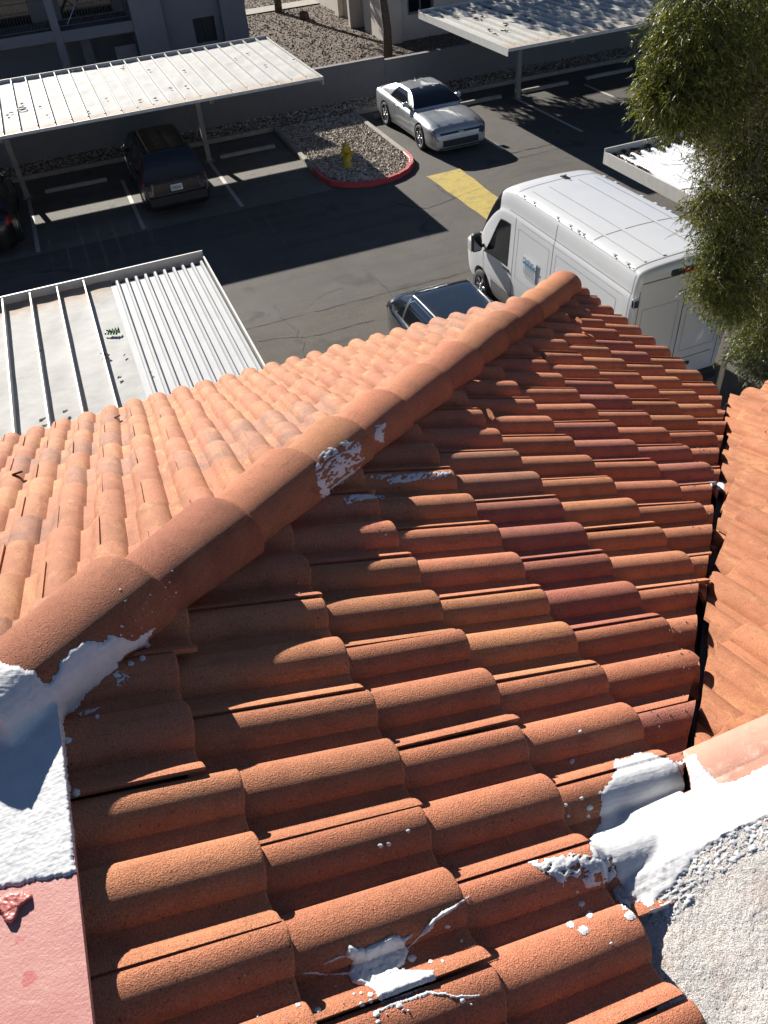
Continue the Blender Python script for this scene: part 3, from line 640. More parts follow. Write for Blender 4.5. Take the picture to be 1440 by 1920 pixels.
# stucco parapet bottom right
V = []; F = []; nx, ny = 210, 190
for j in range(ny):
    for i in range(nx):
        x = .53+1.25*i/(nx-1); y = -.55+1.03*j/(ny-1)
        z = 6.738+.0022*nz(x, y, 0, 120)+.002*nz(x, y, 3, 200)+.006*nz(x, y, 1, 12)
        V.append((x, y, z))
F = [(j*nx+i, j*nx+i+1, (j+1)*nx+i+1, (j+1)*nx+i) for j in range(ny-1) for i in range(nx-1)]
st = mesh('stucco_parapet_top', V, F, M['stucco'], house, True, kind='stuff'); reg(st)
o = MB().box(.54, -.54, 5.6, 1.77, .47, 6.725).build('stucco_parapet', M['stucco'], house)
o = MB().add([(.54, .465, 6.736), (1.8, .465, 6.736), (1.8, .60, 6.705), (.86, .60, 6.705), (.54, .62, 6.70)], [(0, 1, 2, 3, 4)]).build('parapet_ledge', M['pinkflash'], house); reg(o)
V = []; 
for i in range(13):
    x = .88+.93*i/12
    for y, z in ((.60, 6.702), (.63, 6.700), (.665, 6.685), (.70, 6.672), (.705, 6.64)): V.append((x+(.06*(y-.6)/.1 if i == 0 else 0), y+.004*nz(x*9, y, 1), z+.003*nz(x*7, y*9, 2)))
pf = mesh('pink_flashing', V, [(i*5+j, (i+1)*5+j, (i+1)*5+j+1, i*5+j+1) for i in range(12) for j in range(4)], M['pinkflash'], house, True); reg(pf)

# ---------------------------------------------- sealant laid over the surfaces that are there
BV = BVHTree.FromPolygons(BVV, BVF)
def blanket(name, poly, step=3., th=.003, lump=.0, ls=30, smooth=0, rag=0., rs=.12, jit=4., parent=house, mat='seal', maxdt=.05, addt=0., label=None):
    xs = [p[0] for p in poly]; ys = [p[1] for p in poly]
    x0, x1, y0, y1 = min(xs)-4, max(xs)+4, min(ys)-4, max(ys)+4
    nx_ = int((x1-x0)/step)+2; ny_ = int((y1-y0)/step)+2; T = np.full((ny_, nx_), np.nan); Nn = {}
    for j in range(ny_):
        for i in range(nx_):
            px, py = x0+i*step, y0+j*step
            jx = jit*nz(px*.045, py*.045, 1)+jit*.6*nz(px*.16, py*.16, 2)+jit*.6*nz(px*.5, py*.5, 3); jy = jit*nz(px*.045, py*.045, 7)+jit*.6*nz(px*.16, py*.16, 8)+jit*.6*nz(px*.5, py*.5, 6)
            if not inside((px+jx, py+jy), poly): continue
            ru, rv = (px*.80-py*.6)*rs*.55, (px*.6+py*.8)*rs*1.5
            if rag and nz(ru, rv, 4)+.6*nz(ru*2.6, rv*2.6, 9)+.3*nz(px*.05, py*.05, 3) > rag: continue
            d = ray(px, py).normalized(); h_, n_, _, dist = BV.ray_cast(CAMP, d)
            if h_ is None: continue
            T[j, i] = dist; Nn[j, i] = n_ if n_.dot(d) < 0 else -n_
    ok = ~np.isnan(T)
    if not ok.any(): return None
    E = ok.astype(int).copy(); lay = np.zeros_like(E)
    for _ in range(5):
        lay += E; P_ = np.pad(E, 1); E = E & P_[:-2, 1:-1] & P_[2:, 1:-1] & P_[1:-1, :-2] & P_[1:-1, 2:]
    T0 = T.copy()
    for _ in range(smooth):
        P_ = np.pad(T, 1, constant_values=np.nan); st_ = np.stack([P_[:-2, 1:-1], P_[2:, 1:-1], P_[1:-1, :-2], P_[1:-1, 2:]])
        with np.errstate(all='ignore'): mean = np.nanmean(st_, axis=0)
        T = np.where(ok & (lay > 1), np.minimum(T0, mean), T)
    V = []; idx = {}
    for j in range(ny_):
        for i in range(nx_):
            if not ok[j, i]: continue
            px, py = x0+i*step, y0+j*step; d = ray(px, py).normalized(); idx[j, i] = len(V)
            e = min(1, (lay[j, i]-1)/3.); p = CAMP+d*T[j, i]
            hh = .0008+th*e*(1+.35*nz(p.x, p.y, p.z, 160))+addt*min(1, (lay[j, i]-1)/4.)+lump*e*(nz(p.x, p.y, p.z, ls)+.5*nz(p.x, p.y, p.z, ls*2.7))
            V.append(p+Nn[j, i]*max(.0006, hh) if not smooth else p-d*max(.0006, hh))
    F = []
    for j in range(ny_-1):
        for i in range(nx_-1):
            q = [(j, i), (j+1, i), (j+1, i+1), (j, i+1)]
            if all(k_ in idx for k_ in q):
                ts = [T[a] for a in q]
                if max(ts)-min(ts) < maxdt: F.append(tuple(idx[a] for a in q))
    if not F: return None
    o = mesh(name, V, F, M[mat], parent, True)
    if label: o['label'] = label
    return o
def zc(pts, sc, ox, oy): return [(x/sc+ox, y/sc+oy) for x, y in pts]
S1 = [(-30, 1236), (0, 1240), (42, 1253), (59, 1251), (78, 1275), (94, 1282), (109, 1253), (113, 1239), (132, 1216), (163, 1199), (189, 1201), (212, 1190), (250, 1201), (271, 1187), (293, 1173), (283, 1194), (282, 1211), (267, 1216), (243, 1225), (212, 1258), (194, 1275), (144, 1327), (120, 1352), (124, 1402), (130, 1454), (136, 1520), (146, 1638), (60, 1655), (-30, 1672)]
blanket('sealant_mass', S1, 2.2, .002, .0008, 22, smooth=45, jit=5, maxdt=9, addt=.002, label='thick white sealant mass over the upper end of the hip tiles')
S2 = [(1154, 1423), (1207, 1409), (1251, 1419), (1264, 1432), (1282, 1420), (1304, 1414), (1318, 1432), (1354, 1470), (1470, 1418), (1470, 1524), (1373, 1562), (1304, 1607), (1262, 1665), (1218, 1701), (1179, 1682), (1159, 1654), (1146, 1612), (1109, 1607), (1100, 1576), (1123, 1546), (1129, 1507), (1126, 1487), (1151, 1451), (1148, 1432)]
blanket('sealant_mass', S2, 2.2, .0012, .0008, 26, smooth=14, jit=6, maxdt=9, addt=.001, label='white sealant brushed over the corner between tile ends and stucco parapet')
blanket('sealant_smear', [(1470, 1500), (1470, 1575), (1400, 1606), (1330, 1650), (1290, 1705), (1235, 1752), (1205, 1722), (1195, 1680), (1262, 1640), (1304, 1590), (1373, 1545)], 1.7, .0012, rag=.12, rs=.11, jit=8)
S3 = [(985, 1615), (1040, 1606), (1068, 1598), (1143, 1607), (1159, 1648), (1134, 1657), (1101, 1665), (1090, 1648), (1065, 1643), (1057, 1665), (1040, 1650), (1010, 1632)]
blanket('sealant_smear', S3, 1.8, .002, .001, 60, rag=.42, rs=.09, jit=5)
SP = zc([(0, 775), (110, 765), (280, 785), (400, 765), (420, 680), (370, 650), (280, 690), (200, 715), (190, 700), (280, 655), (370, 630), (385, 560), (400, 545), (450, 575), (520, 580), (640, 530), (720, 480), (780, 470), (830, 500), (930, 450), (850, 540), (855, 580), (960, 470), (1000, 410), (1050, 350), (1130, 290), (1230, 245), (1360, 155), (1365, 185), (1280, 240), (1260, 270), (1180, 310), (1090, 370), (1060, 430), (960, 500), (870, 590), (850, 690), (845, 720), (790, 750), (860, 760), (1080, 755), (1090, 860), (870, 960), (640, 1035), (600, 930), (540, 890), (430, 870), (395, 810), (390, 800), (200, 800), (0, 785)], 4.235, 560, 1640)
blanket('sealant_splash', SP, 1.6, .004, .0015, 60, jit=2.0, label='large white sealant splash with long drips, lowest on the tiles')
blanket('sealant_drip', zc([(590, 1095), (720, 1030), (1020, 925), (1250, 955), (1440, 955), (1440, 975), (1240, 978), (1040, 955), (900, 1000), (700, 1070), (640, 1110)], 4.235, 560, 1640), 1.3, .002, jit=2.5)
def dot(x, y, r_, rg=0.):
    n = 10; return [(x+r_*math.cos(6.283*i/n)*random.uniform(.8, 1.15), y+r_*math.sin(6.283*i/n)*random.uniform(.7, 1.05)) for i in range(n)]
dots = [(x/4.235+560, y/4.235+1640, r_/4.235) for x, y, r_ in ((900, 665, 42), (1045, 692, 21), (1140, 685, 12), (830, 755, 24), (1172, 412, 18), (1292, 525, 16), (500, 1032, 27), (570, 1003, 21), (440, 948, 14), (497, 942, 15), (570, 955, 26), (155, 1075, 27), (615, 1110, 34), (700, 1110, 11), (800, 1040, 32), (870, 1082, 16), (630, 1170, 24), (830, 1075, 13), (292, 890, 10), (5, 1035, 16), (1300, 1000, 30), (1370, 1030, 13))]
dots += [(x/2+720, y/2+1100, r_/2) for x, y, r_ in ((922, 1232, 24), (748, 1290, 23), (700, 1268, 19), (905, 1190, 27), (770, 1230, 19), (740, 1190, 15), (852, 1338, 8), (240, 1275, 9), (290, 1330, 8), (175, 1407, 9), (220, 1405, 7), (105, 1395, 20), (705, 655, 13), (735, 545, 9), (90, 915, 10), (15, 965, 12), (680, 820, 10), (690, 860, 9), (740, 795, 10), (770, 830, 15), (765, 860, 9), (725, 1145, 8))]
dots += [(x/2, y/2+1200, r_/2) for x, y, r_ in ((535, 68, 16), (490, 88, 14), (288, 572, 18), (365, 288, 12), (915, 1255, 5), (1115, 1370, 9), (965, 1410, 8), (1190, 1390, 12), (1425, 772, 12), (255, 378, 18))]
for x, y, r_ in dots: blanket('sealant_droplet', dot(x, y, r_), max(.7, r_/4.5), .0022, jit=.9)
blanket('sealant_smear', [(270, 1345), (290, 1330), (330, 1320), (346, 1318), (320, 1333), (300, 1340), (285, 1344)] if False else zc([(600, 1010), (680, 980), (760, 955), (830, 940), (790, 980), (700, 1020), (640, 1035)], 4.235, 0, 1100), 1.4, .0015, rag=.5, jit=3)
blanket('sealant_smear', zc([(870, 700), (940, 660), (1000, 690), (1030, 720), (960, 790), (920, 800), (930, 740)], 4.235, 0, 1100), 1.3, .0015, rag=.3, rs=.16, jit=3)
blanket('sealant_smear', zc([(1100, 560), (1150, 555), (1165, 580), (1120, 580)], 4.235, 0, 1100), 1.2, .0015, jit=2)
blanket('brushed_sealant', zc([(1175, 350), (1200, 290), (1260, 265), (1335, 250), (1372, 310), (1340, 370), (1270, 430), (1205, 475), (1185, 400)], 2, 0, 700), 1.3, .0014, rag=.22, rs=.13, jit=6, label='ragged dry-brushed white patch on a hip tile')
blanket('brushed_sealant', zc([(1402, 252), (1412, 195), (1440, 185), (1452, 195), (1442, 230), (1438, 258)], 2, 0, 700), 1.2, .0014, rag=.5, rs=.13, jit=4, label='small white brushed patch on a hip tile')
blanket('brushed_sealant', zc([(330, 800), (400, 775), (500, 750), (700, 735), (820, 732), (860, 760), (700, 790), (560, 812), (420, 825), (380, 850)], 4, 640, 700), 1.2, .0014, rag=.32, rs=.12, jit=3)
blanket('brushed_sealant', zc([(120, 770), (250, 760), (450, 745), (330, 800), (200, 800)], 4, 640, 700), 1.2, .0014, rag=.1, rs=.12, jit=3)
blanket('brushed_sealant', zc([(10, 930), (130, 905), (200, 900), (325, 915), (325, 945), (200, 945), (100, 960), (40, 990)], 4, 640, 700), 1.2, .0014, rag=.5, rs=.12, jit=3)
blanket('sealant_smear', zc([(1070, 335), (1140, 328), (1180, 345), (1172, 388), (1130, 392), (1090, 365)], 3.273, 1000, 800), 1.2, .003, jit=2)
for _ in range(26):
    x = random.uniform(215, 330); y = 1165-(x-215)*.55+random.gauss(0, 26); blanket('sealant_droplet', dot(x, y, random.uniform(1.2, 2.8)), .8, .001, jit=.8)
blanket('red_mastic_lump', [(-20, 1690), (0, 1682), (15, 1672), (40, 1668), (60, 1676), (62, 1684), (38, 1700), (34, 1718), (22, 1734), (8, 1726), (-6, 1700), (-20, 1704)], 1.4, .004, .001, 50, smooth=3, mat='redblob', jit=1.5, addt=.004, label='lump of dark pink mastic on the red flashing panel')
# mortar / debris bits on the roof
def shard(x, y, sx, sy, ang, label, col=(.36, .12, .05)):
    d = ray(x, y).normalized(); h_, n_, _, dist = BV.ray_cast(CAMP, d)
    if h_ is None: return
    pts = [(sx*math.cos(a)*random.uniform(.6, 1), sy*math.sin(a)*random.uniform(.6, 1)) for a in (0, .9, 1.9, 2.8, 3.9, 5.1)]
    o = MB().prism(pts, 0, .009).build('tile_shard', M['tileR']); o.color = (*col, 1)
    n_ = NR_ if x > 500 else NLf
    o.matrix_world = Matrix.Translation(h_+n_*.012)@n_.to_track_quat('Z', 'Y').to_matrix().to_4x4()@Matrix.Rotation(ang, 4, 'Z')@Matrix.Rotation(.2, 4, 'X')
    tag(o, label, 'tile fragment', 'broken tile fragments on the roof')
shard(1102, 634, .05, .018, .5, 'thin broken tile shard lying on the right slope near the eave')
shard(1083, 606, .06, .02, 2.9, 'chunky broken tile shard near the low end of the hip')
shard(1018, 672, .05, .014, 2.7, 'slim tile shard on the right slope beside the hip shadow')
shard(917, 784, .06, .014, 2.9, 'slender tile shard on the right slope in the middle distance')
shard(36, 893, .03, .02, .2, 'dark broken tile chip near the left edge of the roof', (.12, .06, .04))
shard(226, 757, .03, .012, .8, 'small dark tile chip at the carport-side eave', (.10, .06, .04))
shard(222, 786, .03, .012, .8, 'small pale tile chip just above the carport-side eave', (.6, .45, .38))

mb = MB(); rg = random.Random(77)
for _ in range(420):
    if rg.random() < .55: q = rg.uniform(.2, 3.2); x, y = XE-q+rg.uniform(.05, .22), YE-q+rg.uniform(-.16, -.02)
    else: x = rg.uniform(.9, 3.0); y = x-.25+rg.uniform(-.0, .14)
    h_, n_, _, ds = BV.ray_cast(Vector((x, y, 9)), Vector((0, 0, -1)))
    if h_ is None: continue
    s_ = rg.uniform(.0015, .005); mb.add([h_+Vector(v)*s_ for v in ((1, 0, 0), (-.6, .9, .1), (-.5, -.8, 0), (.1, .1, 1.3))], [(0, 1, 3), (1, 2, 3), (2, 0, 3), (0, 2, 1)])
mb.build('mortar_crumbs', M['conc'], house)['kind'] = 'stuff'

# ================================================================== VEHICLES
def crom(P, t):
    n = len(P)-1; t = min(max(t, 0), n-1e-9); i = int(t); f = t-i
    p0 = P[max(i-1, 0)]; p1 = P[i]; p2 = P[i+1]; p3 = P[min(i+2, n)]
    # limited tangents: no overshoot
    r_ = []
    for a, b_, c, d in zip(p0, p1, p2, p3):
        m1 = 0 if (b_-a)*(c-b_) <= 0 else (c-a)/2; m2 = 0 if (c-b_)*(d-c) <= 0 else (d-b_)/2; D = c-b_
        m1 = max(-3*abs(D), min(3*abs(D), m1)); m2 = max(-3*abs(D), min(3*abs(D), m2))
        r_.append((2*f**3-3*f*f+1)*b_+(f**3-2*f*f+f)*m1+(-2*f**3+3*f*f)*c+(f**3-f*f)*m2)
    return r_
class Loft:
    def __init__(s, ys, profs): s.ys = ys; s.pr = profs; s.m = len(profs[0])-1
    def P(s, y, u, side=1):
        ys = s.ys; n = len(ys)-1; y = min(max(y, ys[0]), ys[-1]); i = 0
        while i < n-1 and y > ys[i+1]: i += 1
        t = i+(y-ys[i])/(ys[i+1]-ys[i])
        prof = [crom([p[k_] for p in s.pr], t) for k_ in range(max(0, int(u)-1), min(s.m, int(u)+2)+1)]
        x, z = crom(prof, u-max(0, int(u)-1)); return Vector((x*side, y, z))
    def build(s, name, mat, parent, ny=40, sub=3, cuts=None):
        ysamp = sorted(set([s.ys[0]+(s.ys[-1]-s.ys[0])*i/ny for i in range(ny+1)]+list(s.ys))); us = [i/sub for i in range(s.m*sub+1)]
        V = []; F = []; m = len(us)
        for y in ysamp:
            row = [s.P(y, u) for u in us]; V += [Vector((-p.x, p.y, p.z)) for p in reversed(row)]+row[1:] if False else [Vector((-p.x, p.y, p.z)) for p in row]+[p for p in row]
        w_ = 2*m
        for j in range(len(ysamp)-1):
            for i in range(m-1):
                a = j*w_+i; F.append((a, a+1, a+w_+1, a+w_)); a += m; F.append((a, a+w_, a+w_+1, a+1))
        for j, flip in ((0, 1), (len(ysamp)-1, 0)):
            for i in range(m-1):
                q = (j*w_+i, j*w_+i+1, j*w_+m+i+1, j*w_+m+i); F.append(q[::-1] if flip else q)
        bm = bmesh.new(); vs_ = [bm.verts.new(v) for v in V]
        for f in F:
            try: bm.faces.new([vs_[i] for i in f])
            except Exception: pass
        bmesh.ops.remove_doubles(bm, verts=bm.verts[:], dist=.0008); bmesh.ops.recalc_face_normals(bm, faces=bm.faces[:])
        me = bpy.data.meshes.new(name); bm.to_mesh(me); bm.free(); me.materials.append(mat); me.polygons.foreach_set('use_smooth', [True]*len(me.polygons))
        o = bpy.data.objects.new(name, me); link(o, parent)
        if cuts:
            tmp = []
            for (cy, cz, r_) in cuts:
                mb = MB().lathe([(.001, -1.3), (r_, -1.3), (r_, 1.3), (.001, 1.3)], 28, 'x', (0, cy, cz)); c = mb.build('tmp', None); bm = bmesh.new(); bm.from_mesh(c.data); bmesh.ops.remove_doubles(bm, verts=bm.verts[:], dist=.002); bmesh.ops.recalc_face_normals(bm, faces=bm.faces[:]); bm.to_mesh(c.data); bm.free()
                if parent: c.parent = parent
                md = o.modifiers.new('b', 'BOOLEAN'); md.operation = 'DIFFERENCE'; md.object = c; md.solver = 'EXACT'; tmp.append(c)
            dg = bpy.context.evaluated_depsgraph_get(); me2 = bpy.data.meshes.new_from_object(o.evaluated_get(dg)); o.modifiers.clear()
            if len(me2.polygons) > 50: o.data = me2
            for c in tmp: bpy.data.objects.remove(c, do_unlink=True)
            o.data.materials.clear(); o.data.materials.append(mat)
        o.data.set_sharp_from_angle(angle=R(42))
        return o
    def patch(s, name, mat, parent, y0, y1, u0, u1, off=.004, side=1, ny=8, nu=8, both=False, mirror=False):
        f0 = y0 if callable(y0) else (lambda u: y0); f1 = y1 if callable(y1) else (lambda u: y1); V = []; F = []
        sides = (1, -1) if both else (side,)
        for sd_ in sides:
            b = len(V)
            for i in range(nu+1):
                u = u0+(u1-u0)*i/nu; a, c = f0(u), f1(u)
                for j in range(ny+1):
                    y = a+(c-a)*j/ny; p = s.P(y, u, sd_); e = .01
                    du = s.P(y, min(u+e, s.m), sd_)-s.P(y, max(u-e, 0), sd_); dy = s.P(y+e, u, sd_)-s.P(y-e, u, sd_); n_ = du.cross(dy)
                    n_ = n_.normalized() if n_.length > 1e-9 else Vector((sd_, 0, 0))
                    if (n_.x*sd_ < 0 and abs(n_.x) > .25) or (abs(n_.x) <= .25 and n_.z < 0 and p.z > .7): n_ = -n_
                    V.append(p+n_*off)
            for i in range(nu):
                for j in range(ny): q = (b+i*(ny+1)+j, b+i*(ny+1)+j+1, b+(i+1)*(ny+1)+j+1, b+(i+1)*(ny+1)+j); F.append(q)
        return mesh(name, V, F, mat, parent, True)
def wheel(parent, x, y, r_, w, side, spokes=5, rimmat='rim'):
    t_ = MB().lathe([(r_*.66, -w/2), (r_*.92, -w/2), (r_*.985, -w*.38), (r_, -w*.2), (r_, w*.2), (r_*.985, w*.38), (r_*.92, w/2), (r_*.66, w/2), (r_*.62, 0), (r_*.66, -w/2)], 28, 'x').build('wheel', M['rubber'], parent, True)
    t_.location = (x*side, y, r_); mb = MB(); xo = side*w*.36
    mb.lathe([(r_*.70, -w*.42), (r_*.70, w*.42), (r_*.63, w*.42), (r_*.62, -w*.42), (r_*.70, -w*.42)], 28, 'x')
    mb.lathe([(.0, side*.02), (r_*.16, side*.02), (r_*.18, -side*.01), (.0, -side*.02)], 12, 'x', (xo, 0, 0))
    for k_ in range(spokes):
        a = 2*math.pi*k_/spokes; 
        for da in (-.10, .10): mb.tube([(xo, r_*.1*math.cos(a), r_*.1*math.sin(a)), (xo+side*.01, r_*.66*math.cos(a+da), r_*.66*math.sin(a+da))], r_*.055, 4)
    mb.build('rim', M[rimmat], t_, True)
    MB().lathe([(.001, 0), (r_*.6, 0)], 20, 'x', (-side*w*.1, 0, 0)).build('brake_disc', M['plastic'], t_)
    return t_
# ---- white panel van
van = thing('panel_van', 'white high-roof panel van parked nose away beyond the hip, blue and white side sticker', 'van', (8.36, 11.98, 0))
base = [(0, .32), (.88, .32), (.98, .42), (1.02, .75), (1.03, 1.08), (1.02, 1.35), (.99, 1.9), (.97, 2.27), (.945, 2.37), (.92, 2.60), (.84, 2.725), (.48, 2.77), (0, 2.785)]
def vprof(zt, fw=1., dz=0.):
    o_ = []
    for x, z in base: o_.append((x*fw, z+dz*(z < .8) if z <= 1.08 else 1.08+(z-1.08)*(zt-1.08)/(2.785-1.08)))
    return o_
ys = [-2.99, -2.965, -2.90, -2.7, -1.5, 0, 1.05, 1.35, 1.65, 1.95, 2.2, 2.35, 2.6, 2.8, 2.93, 2.99]
zt = [2.73, 2.76, 2.785, 2.80, 2.80, 2.785, 2.76, 2.67, 2.38, 1.98, 1.54, 1.36, 1.27, 1.18, 1.02, .86]
fw = [.955, .985, .996, 1, 1, 1, 1, 1, .995, .985, .975, .97, .95, .91, .84, .74]
VB = Loft(ys, [vprof(a, b_) for a, b_ in zip(zt, fw)])
VB.build('body', M['white'], van, 60, 3, [(2.04, .36, .42), (-1.70, .36, .42)])
MB().box(-.85, -2.7, .2, .85, 2.7, .36).build('underbody', M['plastic'], van)
for sd_ in (-1, 1):
    for y in (2.04, -1.70): wheel(van, .91, y, .345, .235, sd_, 6)
    VB.patch('sill_cladding', M['greypl'], van, -1.27, 1.6, 1.6, 2.9, .006, sd_, 14, 5)
    VB.patch('side_window', M['glassd'], van, .92, lambda u: 1.92-.62*(u-4.8)/1.7, 4.8, 6.5, .006, sd_, 8, 8)
    VB.patch('window_surround', M['seam'], van, .895, lambda u: 1.96-.62*(u-4.75)/1.7, 4.75, 6.56, .0035, sd_, 8, 8)
    for a, b_, u0, u1 in ((.715, .727, 1.9, 7.2), (1.93, 1.942, 2.9, 4.9), (-.62, -.608, 1.9, 9.2), (-2.86, -2.85, 2.2, 9.4)): VB.patch('panel_gap', M['wseam'], van, a, b_, u0, u1, .002, sd_, 1, 20)
    VB.patch('roof_ledge_shade', M['wseam'], van, -2.86, 1.0, 7.93, 8.0, .002, sd_, 26, 1)  # dark strip painted in for the shadow line under the roof ledge
    VB.patch('crease_shade', M['press_shade'], van, -2.7, .5, 6.95, 6.99, .002, sd_, 24, 1)  # grey strip stands in for the shading of the crease
    VB.patch('crease_shade', M['press_shade'], van, -2.7, 1.7, 3.0, 3.05, .002, sd_, 24, 1)
    fr = [(-.50, .60, 4.35, 4.40), (-.50, .60, 6.55, 6.59), (-.50, -.49, 4.35, 6.59), (.59, .60, 4.35, 6.59), (-2.55, -.72, 4.35, 4.40), (-2.55, -.72, 6.55, 6.59), (-2.55, -2.54, 4.35, 6.59), (-.73, -.72, 4.35, 6.59)]
    for a, b_, u0, u1 in fr: VB.patch('pressing_shade', M['press_shade'], van, a, b_, u0, u1, .0015, sd_, 12, 8)  # recess outlines: soft shading painted as grey strips
    hp = VB.P(.95, 4.55, sd_); MB().box(hp.x-.02, hp.y-.12, hp.z-.025, hp.x+.03*(sd_ > 0)+.02, hp.y+.10, hp.z+.02).build('door_handle', M['plastic'], van)
    mp = VB.P(1.95, 5.1, sd_); mr = thing('x', 'x', 'x'); bpy.data.objects.remove(mr)
    mb = MB().box(mp.x+sd_*.16-.11, mp.y-.06, mp.z-.05, mp.x+sd_*.16+.11, mp.y+.08, mp.z+.34); o = mb.build('mirror', M['plastic'], van); bevel(o, .05, 3)
    MB().tube([(mp.x-.02*sd_, mp.y, mp.z+.05), (mp.x+sd_*.16, mp.y, mp.z+.05)], .04).build('mirror_arm', M['plastic'], o)
    MB().box(mp.x+sd_*.16-.09, mp.y-.066, mp.z+.0, mp.x+sd_*.16+.09, mp.y-.0605, mp.z+.30).build('mirror_glass', M['chrome'], o)
    VB.patch('headlight', M['clearlens'], van, 2.55, 2.93, 3.4, 5.2, .006, sd_, 6, 6)
    VB.patch('tail_light', M['redlens'], van, -2.985, -2.90, 3.6, 5.6, .008, sd_, 3, 10)
    for u in (9.75, 10.5, 11.25): VB.patch('roof_rib', M['white'], van, -2.72, .72, u, u+.10, .009, sd_, 30, 1)
    VB.patch('roof_gutter', M['wseam'], van, -2.8, .9, 9.55, 9.585, .003, sd_, 30, 1)
    for y in (.62, .25, -.55, -.95, -1.2, -1.35, -2.25, -2.6):
        p = VB.P(y, 9.9, sd_); MB().box(p.x-.045, y-.008, p.z-.01, p.x+.03, y+.006, p.z+.006).build('roof_mount', M['wseam'], van); MB().box(p.x-.02, y+.03, p.z-.015, p.x+.03, y+.10, p.z+.006).build('roof_mount', M['white'], van)
for y in (.86, -1.62, -2.78): VB.patch('roof_seam', M['wseam'], van, y, y+.014, 9.6, 12, .003, 1, 1, 16, both=True)
for u in (11.0,):
    pass
VB.patch('windscreen', M['glassd'], van, lambda u: 1.40, lambda u: 2.24, 7.6, 12, .006, 1, 12, 12, both=True)
MB().tube([(.15, .98, 2.75), (.13, .90, 2.81), (.12, .84, 2.84)], .02, 6, .012).build('roof_aerial', M['plastic'], van)
MB().box(.09, .80, 2.755, .2, 1.0, 2.775).build('aerial_base', M['plastic'], van)
# rear doors
ry = -2.993
o = MB().box(-.006, ry-.004, .62, .006, ry, 2.56).build('rear_door_gap', M['seam'], van)
MB().box(-.80, ry-.004, .935, .80, ry, .947).build('rear_door_gap', M['wseam'], van); MB().box(-.86, ry-.004, 2.555, .86, ry, 2.567).build('rear_door_gap', M['seam'], van)
for sd_ in (-1, 1):
    MB().box(sd_*.885-.005, ry-.004, .62, sd_*.885+.005, ry, 2.44).build('rear_door_gap', M['wseam'], van)
    for z0, z1 in ((1.10, 1.11), (2.10, 2.11)): MB().box(min(sd_*.10, sd_*.80), ry-.003, z0, max(sd_*.10, sd_*.80), ry, z1).build('pressing_shade', M['press_shade'], van)  # shading of the rear door recesses, painted as grey strips
    for x_ in (.10, .795): MB().box(sd_*x_-.004, ry-.003, 1.111, sd_*x_+.004, ry, 2.099).build('pressing_shade', M['press_shade'], van)
    for z_ in (1.55, 2.2): bevel(MB().box(sd_*.955-.05, ry-.035, z_, sd_*.955+.05, ry+.03, z_+.14).build('door_hinge', M['chrome'], van), .012)
bl = bevel(MB().box(-.36, ry-.03, 2.575, .36, ry+.03, 2.67).build('high_brake_lamp', M['plastic'], van), .03, 3); MB().box(-.14, ry-.036, 2.595, .14, ry-.030, 2.65).build('lamp_lens', M['redlens'], bl)
bevel(MB().box(.10, ry-.04, .80, .36, ry, .86).build('rear_handle', M['plastic'], van), .015)
bevel(MB().box(-.98, ry-.09, .38, .98, ry+.05, .58).build('rear_bumper', M['plastic'], van), .03, 3)
bevel(MB().box(-.80, 2.85, .42, .80, 3.0, .70).build('front_bumper', M['greypl'], van), .04, 3)
VB.patch('grille', M['plastic'], van, 2.94, 2.975, 3.2, 5.0, .006, 1, 2, 6, both=True)
# sticker on the left side (plain lines of small print, script-like heading over a blue band)
px_ = -1.0345
def dec(name, mat, y0, y1, z0, z1, k_=0): return mesh(name, [(px_-k_*.0012, y0, z0), (px_-k_*.0012, y1, z0), (px_-k_*.0012-.0, y1, z1), (px_-k_*.0012, y0, z1)], [(0, 1, 2, 3)], M[mat], st_k)
st_k = mesh('sticker', [(px_, -.17, 1.38), (px_, .30, 1.38), (px_+.012, .30, 1.78), (px_+.012, -.17, 1.78)], [(0, 1, 2, 3)], M['decalw'], van); 
px_ = -1.039
dec('blue_band', 'decalb', -.16, .29, 1.60, 1.655, 1)
for i in range(11): dec('print', 'decalg' if i % 3 else 'decalb', .26-i*.036, .285-i*.036, 1.67+.02*math.sin(i*2.1), 1.725+.02*math.sin(i*1.3), 1)
for r_ in range(4):
    y = .27
    while y > -.12: w = random.uniform(.02, .06); dec('print', 'decalg', max(y-w, -.15), y, 1.555-r_*.045, 1.577-r_*.045, 1); y -= w+.015

